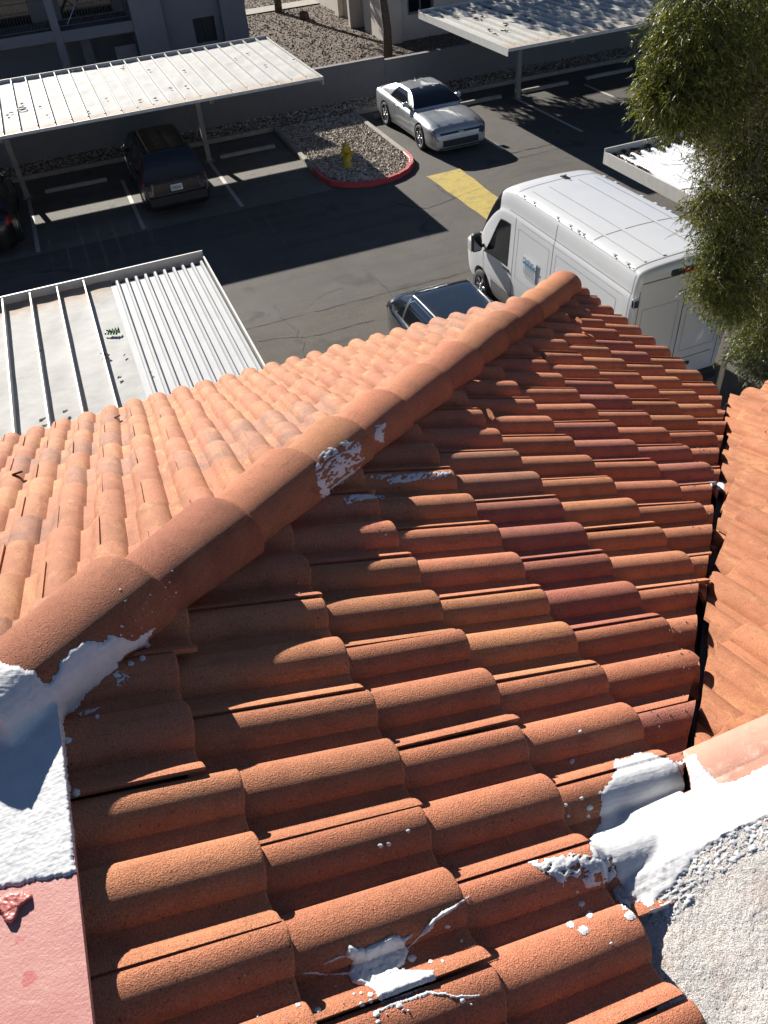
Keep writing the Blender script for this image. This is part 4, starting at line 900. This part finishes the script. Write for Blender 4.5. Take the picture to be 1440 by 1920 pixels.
# ---- passenger cars
def car(kind, label, loc, rz, paint, L, Wd, H, cfg, lens_front=True):
    t = thing(kind, label, 'car', (loc[0], loc[1], 0), rz); h_ = Wd/2; zb = cfg.get('zb', .2)
    ys, pr = [], []
    for (y, zt_, f, fs) in cfg['body']:
        zs = zt_-fs; a = [(0, zb), (h_*.80*f, zb), (h_*.955*f, zb+.08), (h_*f, zb+(zs-zb)*.42), (h_*.995*f, zb+(zs-zb)*.8), (h_*.955*f, zs), (h_*.80*f, zt_-.03), (h_*.45*f, zt_-.005), (0, zt_)]; ys.append(y); pr.append(a)
    B = Loft(ys, pr); wr_ = cfg['wr']; wy = cfg['wheels']
    B.build('body', M[paint], t, 50, 3, [(y, wr_, wr_+.055) for y in wy])
    MB().box(-h_*.8, -L*.44, zb-.04, h_*.8, L*.44, zb+.12).build('underbody', M['plastic'], t)
    y3, y2, y1, y0 = cfg['cab']; zb_ = cfg['belt']; wb, wt = cfg['wb'], cfg['wt']; ys, pr = [], []
    for i in range(25):
        y = y3+(y0-y3)*i/24
        e = lambda q: math.sin(min(1, max(0, q))*math.pi/2)**.92
        hf = min(e((y-y3)/(y2-y3)), e((y0-y)/(y0-y1))); arch = .028*math.sin(math.pi*(y-y3)/(y0-y3)); zt_ = zb_+(H-arch*0-zb_-.03)*hf+arch
        w1 = wb-(wb-wt)*hf; hh = zt_-zb_; ys.append(y); pr.append([(wb*(.86+.14*min(1, hf*3)), zb_-.07), (wb*(.86+.14*min(1, hf*3))-.01, zb_), ((wb+w1)/2+.012, zb_+hh*.5), (w1+.015, zb_+hh*.86), (w1-.05, zb_+hh*.965), (w1*.5, zb_+hh*.995), (0, zb_+hh)])
    Cb = Loft(ys, pr); Cb.build('roof', M[paint], t, 40, 3)
    sa, sb, sc, sd2 = cfg['side']
    for s_ in (-1, 1):
        Cb.patch('side_window', M['glassd'], t, lambda u: sa+(sb-sa)*(u-1.12)/1.75, lambda u: sd2+(sc-sd2)*(u-1.12)/1.75, 1.12, 2.87, .005, s_, 12, 6)
        if cfg.get('trim'):
            Cb.patch('window_trim', M['chrome'], t, lambda u: sa-.05+(sb-sa)*(u-1.02)/1.9, lambda u: sd2+.05+(sc-sd2)*(u-1.02)/1.9, 2.92, 2.98, .007, s_, 16, 1); Cb.patch('window_trim', M['chrome'], t, sa-.05, sd2+.05, 1.02, 1.09, .007, s_, 16, 1)
            Cb.patch('window_trim', M['chrome'], t, lambda u: sa-.06+(sb-sa)*(u-1.02)/1.9, lambda u: sa-.02+(sb-sa)*(u-1.02)/1.9, 1.05, 3.0, .007, s_, 1, 8)
        for yy in cfg.get('pillars', ()): Cb.patch('door_pillar', M['plastic'], t, yy-.035, yy+.035, 1.1, 2.9, .008, s_, 1, 6)
        for yy in cfg.get('gaps', ()): B.patch('panel_gap', M['seam'], t, yy-.005, yy+.005, 2.0, 5.2, .0025, s_, 1, 12)
        B.patch('sill', M['plastic'] if cfg.get('darksill') else M[paint], t, wy[1]+.42, wy[0]-.42, 1.9, 2.3, .01, s_, 10, 2)
        mp = Cb.P(cfg['mir'], 1.05, s_); o = MB().box(mp.x+s_*.10-.09, mp.y-.06, mp.z+.0, mp.x+s_*.10+.09, mp.y+.07, mp.z+.13).build('wing_mirror', M[paint], t); bevel(o, .035, 3)
        MB().tube([(mp.x-s_*.03, mp.y, mp.z+.03), (mp.x+s_*.08, mp.y, mp.z+.05)], .025).build('mirror_arm', M[paint], o)
        for yy in cfg.get('handles', ()): hp = B.P(yy, 4.6, s_); MB().box(hp.x-.015, hp.y-.09, hp.z-.012, hp.x+.015, hp.y+.09, hp.z+.014).build('door_handle', M[cfg.get('hmat', paint)], t)
        for y in wy: wheel(t, h_-.115, y, wr_, cfg['ww'], s_, cfg.get('spokes', 5))
    Cb.patch('windscreen', M['glassd'], t, lambda u: y1+(y0-y1)*.10, lambda u: y0-(y0-y1)*(.04 if u > 4 else .07), 3.55, 6, .006, 1, 10, 10, both=True)
    Cb.patch('rear_window', M['glassd'], t, lambda u: y3+(y2-y3)*cfg.get('rw', .12), lambda u: y2-(y2-y3)*.14, 3.6, 6, .006, 1, 10, 10, both=True)
    return t, B, Cb
# silver two-door coupe, nose toward the camera
cfg = dict(zb=.16, body=[(-2.39, .72, .80, .10), (-2.34, .93, .90, .10), (-2.2, 1.02, .96, .09), (-1.6, 1.035, 1.0, .10), (-1.1, 1.01, .99, .10), (-.3, .965, .965, .10), (.5, .945, .965, .11), (1.2, .935, .995, .12), (1.6, .905, 1.0, .13), (1.95, .865, .985, .12), (2.2, .80, .95, .10), (2.33, .71, .89, .08), (2.39, .52, .78, .06)],
           wr=.36, wheels=(1.42, -1.39), ww=.25, cab=(-2.0, -.80, -.16, .80), belt=.955, wb=.83, wt=.60, side=(-1.12, -.78, -.08, .38), mir=.30, gaps=(.66, -.62), handles=(-.42,), spokes=5)
cam_, B, Cb = car('coupe', 'silver two-door coupe with ribbed bonnet, parked facing the camera beside the gravel island', (11.08, 24.95), math.pi, 'silver', 4.78, 1.90, 1.35, cfg)
B.patch('upper_grille', M['plastic'], cam_, lambda u: 2.335, lambda u: 2.385, 4.3, 6.0, .012, 1, 2, 6, both=True)
MB().box(-.66, 2.28, .60, .66, 2.405, .645).build('upper_grille', M['plastic'], cam_)
bevel(MB().box(-.60, 2.31, .25, .60, 2.412, .44).build('lower_grille', M['plastic'], cam_), .03, 3)
bevel(MB().box(-.72, 2.25, .19, .72, 2.45, .225).build('front_splitter', M['plastic'], cam_), .01)
MB().box(-.09, 2.405, .61, .09, 2.415, .645).build('front_badge', M['chrome'], cam_)
for s_ in (-1, 1):
    B.patch('headlight', M['plastic'], cam_, 2.05, 2.34, 4.45, 5.25, .008, s_, 6, 4); B.patch('headlight_lens', M['clearlens'], cam_, 2.12, 2.30, 4.65, 5.0, .014, s_, 4, 2)
    bevel(MB().box(s_*.76-.045, 2.10, .32, s_*.76+.045, 2.33, .52).build('air_duct', M['plastic'], cam_), .015)
    B.patch('bonnet_crease', M['silver'], cam_, 1.05, 2.1, 6.35, 6.55, .014, s_, 12, 3); B.patch('bonnet_crease', M['silver'], cam_, 1.05, 2.15, 7.25, 7.4, .012, s_, 12, 2)
    B.patch('tail_light', M['redlens'], cam_, -2.37, -2.33, 3.9, 4.9, .01, s_, 2, 4)
    Cb.patch('roof_rib', M['silver'], cam_, -1.0, .05, 5.15, 5.4, .010, s_, 12, 2)
    B.patch('crease_shade', M['seam'], cam_, -1.0, .9, 2.55, 2.58, .002, s_, 12, 1)  # dark line painted in for the shade of the body crease
MB().tube([(0, -.90, 1.33), (0, -.98, 1.40)], .03, 6, .015).build('roof_aerial', M['silver'], cam_)
# black compact SUV, tail toward the camera
cfg = dict(zb=.22, body=[(-2.27, .62, .88, .08), (-2.22, .98, .95, .08), (-2.05, 1.04, .985, .08), (-1.2, 1.03, 1.0, .08), (0, 1.02, 1.0, .08), (1.0, 1.04, 1.0, .09), (1.5, 1.02, .99, .10), (1.95, .95, .96, .10), (2.18, .82, .88, .08), (2.27, .60, .78, .06)],
           wr=.35, wheels=(1.38, -1.24), ww=.23, cab=(-2.24, -1.80, .25, 1.25), belt=1.02, wb=.86, wt=.64, side=(-1.72, -1.45, .35, .88), mir=.72, gaps=(.75, -.25, -1.05), pillars=(-.25, -1.15), handles=(.0, -.9), hmat='chrome', darksill=True, spokes=5, rw=.30)
suv, B, Cb = car('compact_suv', 'black compact SUV with red tail lamps, nose-in under the upper left carport', (2.42, 24.72), 0, 'black', 4.55, 1.82, 1.66, cfg)
for s_ in (-1, 1):
    Cb.patch('tail_light', M['redlens'], suv, lambda u: -2.20+.12*(u-1), lambda u: -2.02+.12*(u-1), .95, 2.9, .012, s_, 3, 8)
    B.patch('tail_light', M['redlens'], suv, -2.24, -2.02, 4.5, 5.6, .012, s_, 3, 4); B.patch('reverse_lamp', M['clearlens'], suv, -2.255, -2.18, 4.05, 4.45, .012, s_, 2, 3)
    Cb.patch('roof_rail', M['chrome'], suv, -1.6, .2, 4.05, 4.12, .02, s_, 12, 1)
bevel(MB().box(-.80, -2.33, .36, .80, -2.2, .60).build('rear_bumper', M['plastic'], suv), .03, 3)
MB().box(-.62, -2.285, .90, .62, -2.262, .94).build('chrome_strip', M['chrome'], suv); MB().box(-.78, -2.34, .60, .78, -2.22, .625).build('bumper_reflection', M['blue'], suv)  # blue strip painted in for the reflection along the bumper
pl = MB().box(-.16, -2.30, .70, .16, -2.268, .86).build('number_plate', M['plate'], suv)
for i in range(6): MB().box(-.125+i*.042, -2.3035, .735, -.10+i*.042, -2.3005, .815).build('plate_character', M['decalg'], pl)
o = MB(); o.tube([(-.035, -2.29, .95), (-.028, -2.29, 1.02)], .006, 4).tube([(.035, -2.29, .95), (.028, -2.29, 1.02)], .006, 4).tube([(-.03, -2.29, .985), (.03, -2.29, .985)], .006, 4).build('letter_badge', M['chrome'], suv)
# charcoal sedan beside the van
cfg = dict(zb=.18, body=[(-2.44, .72, .60, .10), (-2.38, .95, .76, .12), (-2.2, 1.03, .89, .13), (-1.85, 1.07, .965, .13), (-1.4, 1.06, .99, .12), (-.6, 1.01, 1.0, .08), (.6, .98, 1.0, .08), (1.2, .975, 1.0, .09), (1.8, .90, .97, .10), (2.2, .78, .90, .08), (2.44, .52, .76, .06)],
           wr=.34, wheels=(1.45, -1.38), ww=.22, cab=(-2.02, -1.22, .28, 1.28), belt=.99, wb=.84, wt=.60, side=(-1.62, -1.15, .32, .86), mir=.72, gaps=(.70, -.35, -1.2), pillars=(-.35, -1.32), handles=(-.15, -.98), hmat='chrome', trim=True, spokes=7)
sed, B, Cb = car('sedan', 'charcoal-blue sedan with chrome window trim, half hidden behind the tiled eave beside the van', (5.70, 11.1), math.pi, 'blue', 4.88, 1.85, 1.47, cfg)
for s_ in (-1, 1): B.patch('tail_light', M['redlens'], sed, -2.40, -2.16, 4.3, 5.1, .01, s_, 4, 5); B.patch('reverse_lamp', M['clearlens'], sed, -2.37, -2.19, 4.55, 4.95, .016, s_, 3, 2)
MB().box(-.3, -2.50, .62, .3, -2.40, .80).build('plate_recess', M['plastic'], sed); MB().tube([(-.5, -1.75, 1.0), (0, -1.76, 1.05), (.5, -1.75, 1.0)], .012).build('boot_lip', M['blue'], sed)
B.patch('boot_gap', M['seam'], sed, -2.05, -2.04, 5.5, 8, .003, 1, 1, 10, both=True)
# another dark car at the left edge, in the shade
cfg2 = dict(cfg); cfg2['trim'] = False
sd3, B, Cb = car('dark_hatchback', 'dark car in deep shade at the left edge of the picture', (-2.75, 24.6), 0, 'black', 4.88, 1.85, 1.47, cfg2)
for s_ in (-1, 1): B.patch('tail_light', M['redlens'], sd3, -2.40, -2.12, 4.2, 5.4, .01, s_, 4, 5)

# ================================================================== STREET FURNITURE
t = thing('fire_hydrant', 'yellow fire hydrant standing in the gravel of the red-kerbed island', 'hydrant', (7.62, 23.2, .085))
MB().lathe([(.001, 0), (.16, 0), (.16, .04), (.115, .05), (.11, .44), (.15, .45), (.15, .49), (.12, .50), (.115, .56), (.09, .63), (.05, .67), (.001, .68)], 16).build('barrel', M['hydrant'], t, True)
MB().lathe([(.001, .68), (.035, .68), (.035, .74), (.001, .74)], 5).build('operating_nut', M['hydrant'], t)
for a in (-1, 1): MB().tube([(a*.09, 0, .36), (a*.19, 0, .36)], .05, 10).tube([(a*.19, 0, .36), (a*.22, 0, .36)], .06, 6).build('hose_nozzle', M['hydrant'], t)
MB().tube([(0, -.09, .34), (0, -.20, .34)], .07, 10).tube([(0, -.20, .34), (0, -.235, .34)], .08, 6).build('pump_nozzle', M['hydrant'], t)
t = thing('bollard', 'thin cream metal post standing behind the white van', 'bollard', (8.96, 8.42, 0))
MB().lathe([(.001, 0), (.045, 0), (.045, 1.12), (.035, 1.15), (.001, 1.16)], 14).build('post', M['bollard'], t, True); MB().lathe([(.001, 0), (.09, 0), (.08, .03), (.045, .03)], 14).build('base', M['conc'], t, True)
tag(bevel(MB().box(10.6, 7.9, 0, 12.6, 8.05, .12).build('wheel_stop', M['conc']), .02), 'sunlit concrete stop end at the right edge below the tree', 'wheel stop')
# ================================================================== TREES
def limb(mb, a, b_, r0_, r1_, bend=.3):
    a, b_ = Vector(a), Vector(b_); pts = []
    for i in range(7):
        q = i/6; p = a.lerp(b_, q); p += Vector((nz(p.x, p.y, 1, .9), nz(p.x, p.y, 4, .9), .3*math.sin(q*math.pi)))*bend*math.sin(q*math.pi); pts.append(p)
    mb.tube(pts, r0_, 7, r1_)
def leaves(centers, n_twig, n_leaf, L, w, droop, seed, pull=.0):
    rg = random.Random(seed); V = []; F = []; TW = MB()
    for (c, r_, dens) in centers:
        c = Vector(c)
        for _ in range(int(n_twig*dens)):
            d = Vector((rg.gauss(0, 1), rg.gauss(0, 1), rg.gauss(0, .8))).normalized(); p = c+d*r_*rg.random()**.45
            dirv = (d*.8+Vector((rg.gauss(0, .4), rg.gauss(0, .4), -droop))).normalized(); ln = rg.uniform(.18, .42); pts = [p]
            for k_ in range(4): dirv = (dirv+Vector((rg.gauss(0, .12), rg.gauss(0, .12), -.16))).normalized(); pts.append(pts[-1]+dirv*ln/4)
            if rg.random() < .35: TW.tube(pts, .0035, 3, .0015)
            for k_ in range(n_leaf):
                q = rg.random()*3.999; i = int(q); b0 = pts[i].lerp(pts[i+1], q-i)
                ld = (dirv*.7+Vector((rg.gauss(0, .55), rg.gauss(0, .55), rg.gauss(-.25, .45)))).normalized(); sd = ld.cross(Vector((rg.gauss(0, 1), rg.gauss(0, 1), rg.gauss(0, 1)))).normalized(); l_ = L*rg.uniform(.6, 1.25); ww = w*rg.uniform(.7, 1.2)
                nn = ld.cross(sd)*l_*.08; b = len(V); m_ = b0+ld*l_*.45; V += [b0, m_+sd*ww+nn, b0+ld*l_-nn, m_-sd*ww+nn]; F += [(b, b+1, b+2, b+3)]
    return V, F, TW
t = thing('willow_tree', 'fine-leaved yellow-green tree hanging over the right side, in front of the van and carport', 'tree', (10.4, 7.2, 0))
t.location = (0, 0, 0)
cl = []
rg = random.Random(5)
def C_(px, py, y, r_, d=1.): p = gy(px+(38 if py < 270 else 24), py, y); cl.append(((p.x, p.y, p.z), r_, d))
for px, py, y, r_ in ((1275, 0, 7.3, .36), (1330, 10, 7.4, .42), (1400, 0, 7.3, .45), (1255, 60, 7.2, .30), (1235, 105, 7.2, .24), (1300, 80, 7.3, .40), (1370, 90, 7.5, .45), (1430, 90, 7.4, .45),
                      (1225, 150, 7.2, .22), (1222, 180, 7.1, .20), (1275, 150, 7.3, .32), (1330, 160, 7.6, .40), (1250, 185, 7.2, .20), (1300, 200, 7.3, .2), (1232, 165, 7.1, .2), (1270, 40, 7.2, .3)): C_(px, py, y, r_, 1.5)
for px, py, y, r_ in ((1375, 235, 7.6, .45), (1420, 220, 7.8, .5), (1350, 290, 7.5, .28), (1410, 300, 7.7, .4)): C_(px, py, y, r_, 1.5)
for px, py, y, r_ in ((1400, 180, 7.9, .5), (1440, 260, 8.0, .55), (1430, 340, 8.0, .5), (1380, 330, 8.2, .35), (1440, 400, 7.9, .4), (1340, 245, 7.8, .3)): C_(px, py, y, r_, 1.5)
for px, py, y, r_ in ((1335, 395, 7.2, .18), (1312, 368, 7.1, .12), (1350, 420, 7.2, .28), (1400, 380, 7.5, .35), (1430, 430, 7.3, .38), (1380, 465, 7.2, .35), (1335, 455, 7.1, .24), (1360, 520, 7.0, .28), (1330, 540, 6.9, .14), (1400, 540, 7.1, .38), (1440, 500, 7.2, .45), (1315, 520, 6.9, .07), (1430, 590, 7.2, .32), (1400, 610, 7.1, .2), (1350, 565, 6.9, .14), (1330, 490, 7.0, .15)): C_(px, py, y, r_, 1.1)
for x_, y_, z_, r_ in ((8.2, 7.4, 6.4, .8), (8.8, 7.0, 5.5, .9), (8.4, 7.8, 4.6, .8), (9.2, 7.4, 4.0, .9), (9.6, 7.2, 6.2, 1.0), (10.2, 7.8, 5.2, 1.0), (8.0, 6.9, 7.3, .8), (9.0, 7.2, 7.6, 1.0), (10.2, 7.1, 7.0, 1.0), (10.9, 7.4, 6.0, .9), (7.3, 7.3, 7.5, .7)): cl.append(((x_, y_, z_), r_, 1.6))
V, F, TW = leaves(cl, 115, 17, .078, .0068, .35, 3); cr_ = mesh('crown', V, F, M['leaf'], t, False, kind='stuff')
TW.build('twigs', M['twig'], t)['kind'] = 'stuff'
cg = []
for px, py, y, r_ in ((1425, 630, 7.3, .24), (1440, 660, 7.3, .22), (1405, 655, 7.2, .14), (1430, 690, 7.2, .08)): p = gy(px, py, y); cg.append(((p.x, p.y, p.z), r_, 1.))
V, F, TW = leaves(cg, 60, 15, .10, .010, .3, 9); mesh('lower_foliage', V, F, M['leafg'], t, False, kind='stuff')
# bare dead twigs in the middle of the crown
mb = MB(); rg = random.Random(8)
for _ in range(420):
    p = gy(rg.uniform(1290, 1450), rg.uniform(130, 440), rg.uniform(7.0, 7.9)); 
    if (p-gy(1390, 300, 7.4)).length > 1.3: continue
    d = Vector((rg.gauss(0, 1), rg.gauss(0, .6), rg.gauss(0, 1))).normalized(); pts = [p]
    for k_ in range(5): d = (d+Vector((rg.gauss(0, .35), rg.gauss(0, .35), rg.gauss(-.05, .35)))).normalized(); pts.append(pts[-1]+d*rg.uniform(.05, .11))
    mb.tube(pts, .0045, 3, .0018)
mb.build('dead_twigs', M['twig'], t)['kind'] = 'stuff'
mb = MB(); mb.tube([(10.6, 7.3, -.05), (10.55, 7.3, 1.0), (10.4, 7.25, 2.3), (10.2, 7.3, 3.2)], .22, 12, .15); mb.build('trunk', M['bark'], t, True)
mb = MB()
for e in ((9.0, 7.2, 5.4), (8.4, 7.4, 6.6), (9.8, 7.4, 6.8), (8.6, 7.3, 4.4), (10.6, 7.6, 6.2)): limb(mb, (10.2, 7.3, 3.1), e, .09, .03)
for (c, r_, d_) in cl[:36:2]: limb(mb, (8.9, 7.25, 5.2) if c[2] > 4.6 else (8.7, 7.3, 4.4), c, .03, .006, .4)
mb.build('limb', M['bark'], t, True)
# trees of the yard behind the wall; crowns above the frame throw the dappled shade
def yard_tree(x, y, hgt, label, crowns, seed):
    t = thing('shade_tree', label, 'tree', (x, y, 0)); mb = MB(); mb.tube([(0, 0, -.05), (.05, .02, 1.2), (-.05, .05, 2.4), (.1, 0, hgt)], .20, 12, .12).build('trunk', M['bark'], t, True)
    mb = MB(); cs = []
    for (cx, cy, cz, r_, d_) in crowns: limb(mb, (.05, 0, hgt-.3), (cx, cy, cz), .08, .02); cs.append(((cx, cy, cz), r_, d_))
    mb.build('limb', M['bark'], t, True); V, F, TW = leaves(cs, 120, 13, .18, .035, .2, seed); mesh('crown', V, F, M['leafd'], t, False, kind='stuff'); return t
yard_tree(13.2, 33.6, 3.4, 'dark-trunked tree in the yard behind the silver coupe, crown above the picture', [(-.4, 0, 4.4, .7, 1), (.7, .3, 4.6, .8, 1), (1.6, .2, 4.6, .8, 1), (.8, -.2, 5.6, 1., 1), (2.6, 0, 5.1, .9, 1), (1.8, 0, 6.4, 1., 1), (3.2, .2, 6.2, 1., 1), (.6, 0, 6.6, .8, 1), (-.3, .1, 3.3, .35, .8), (.5, 0, 3.2, .3, .8)], 21)
yard_tree(19.5, 33.0, 3.6, 'tree behind the top right carport, casting dappled shade on its roof', [(-1.6, 0, 4.5, .9, 1), (0, .3, 4.8, 1.1, 1), (1.6, -.2, 4.7, 1., 1), (-3.0, .2, 4.9, .8, .8), (3.0, 0, 4.9, 1., 1), (-2.2, 0, 6., 1.1, 1), (-.4, .2, 6.3, 1.2, 1), (1.5, 0, 6.2, 1.2, 1), (3.2, .1, 6.1, 1.1, 1), (4.5, 0, 5.2, 1.1, 1)], 22)
yard_tree(12.4, 46.8, 4, 'bare trunk beside the concrete path at the top of the picture', [(0, 0, 5.4, 1.2, 1), (1.2, 0, 5.8, 1., 1)], 23)
mb = MB(); mb.lathe([(.001, 0), (.26, 0), (.24, .2), (.20, .34), (.001, .36)], 11); s_ = mb.build('tree_stump', M['bark'], None, True); s_.location = (13.0, 44.2, 0); tag(s_, 'short dark tree stump on the brown gravel near the path', 'stump')
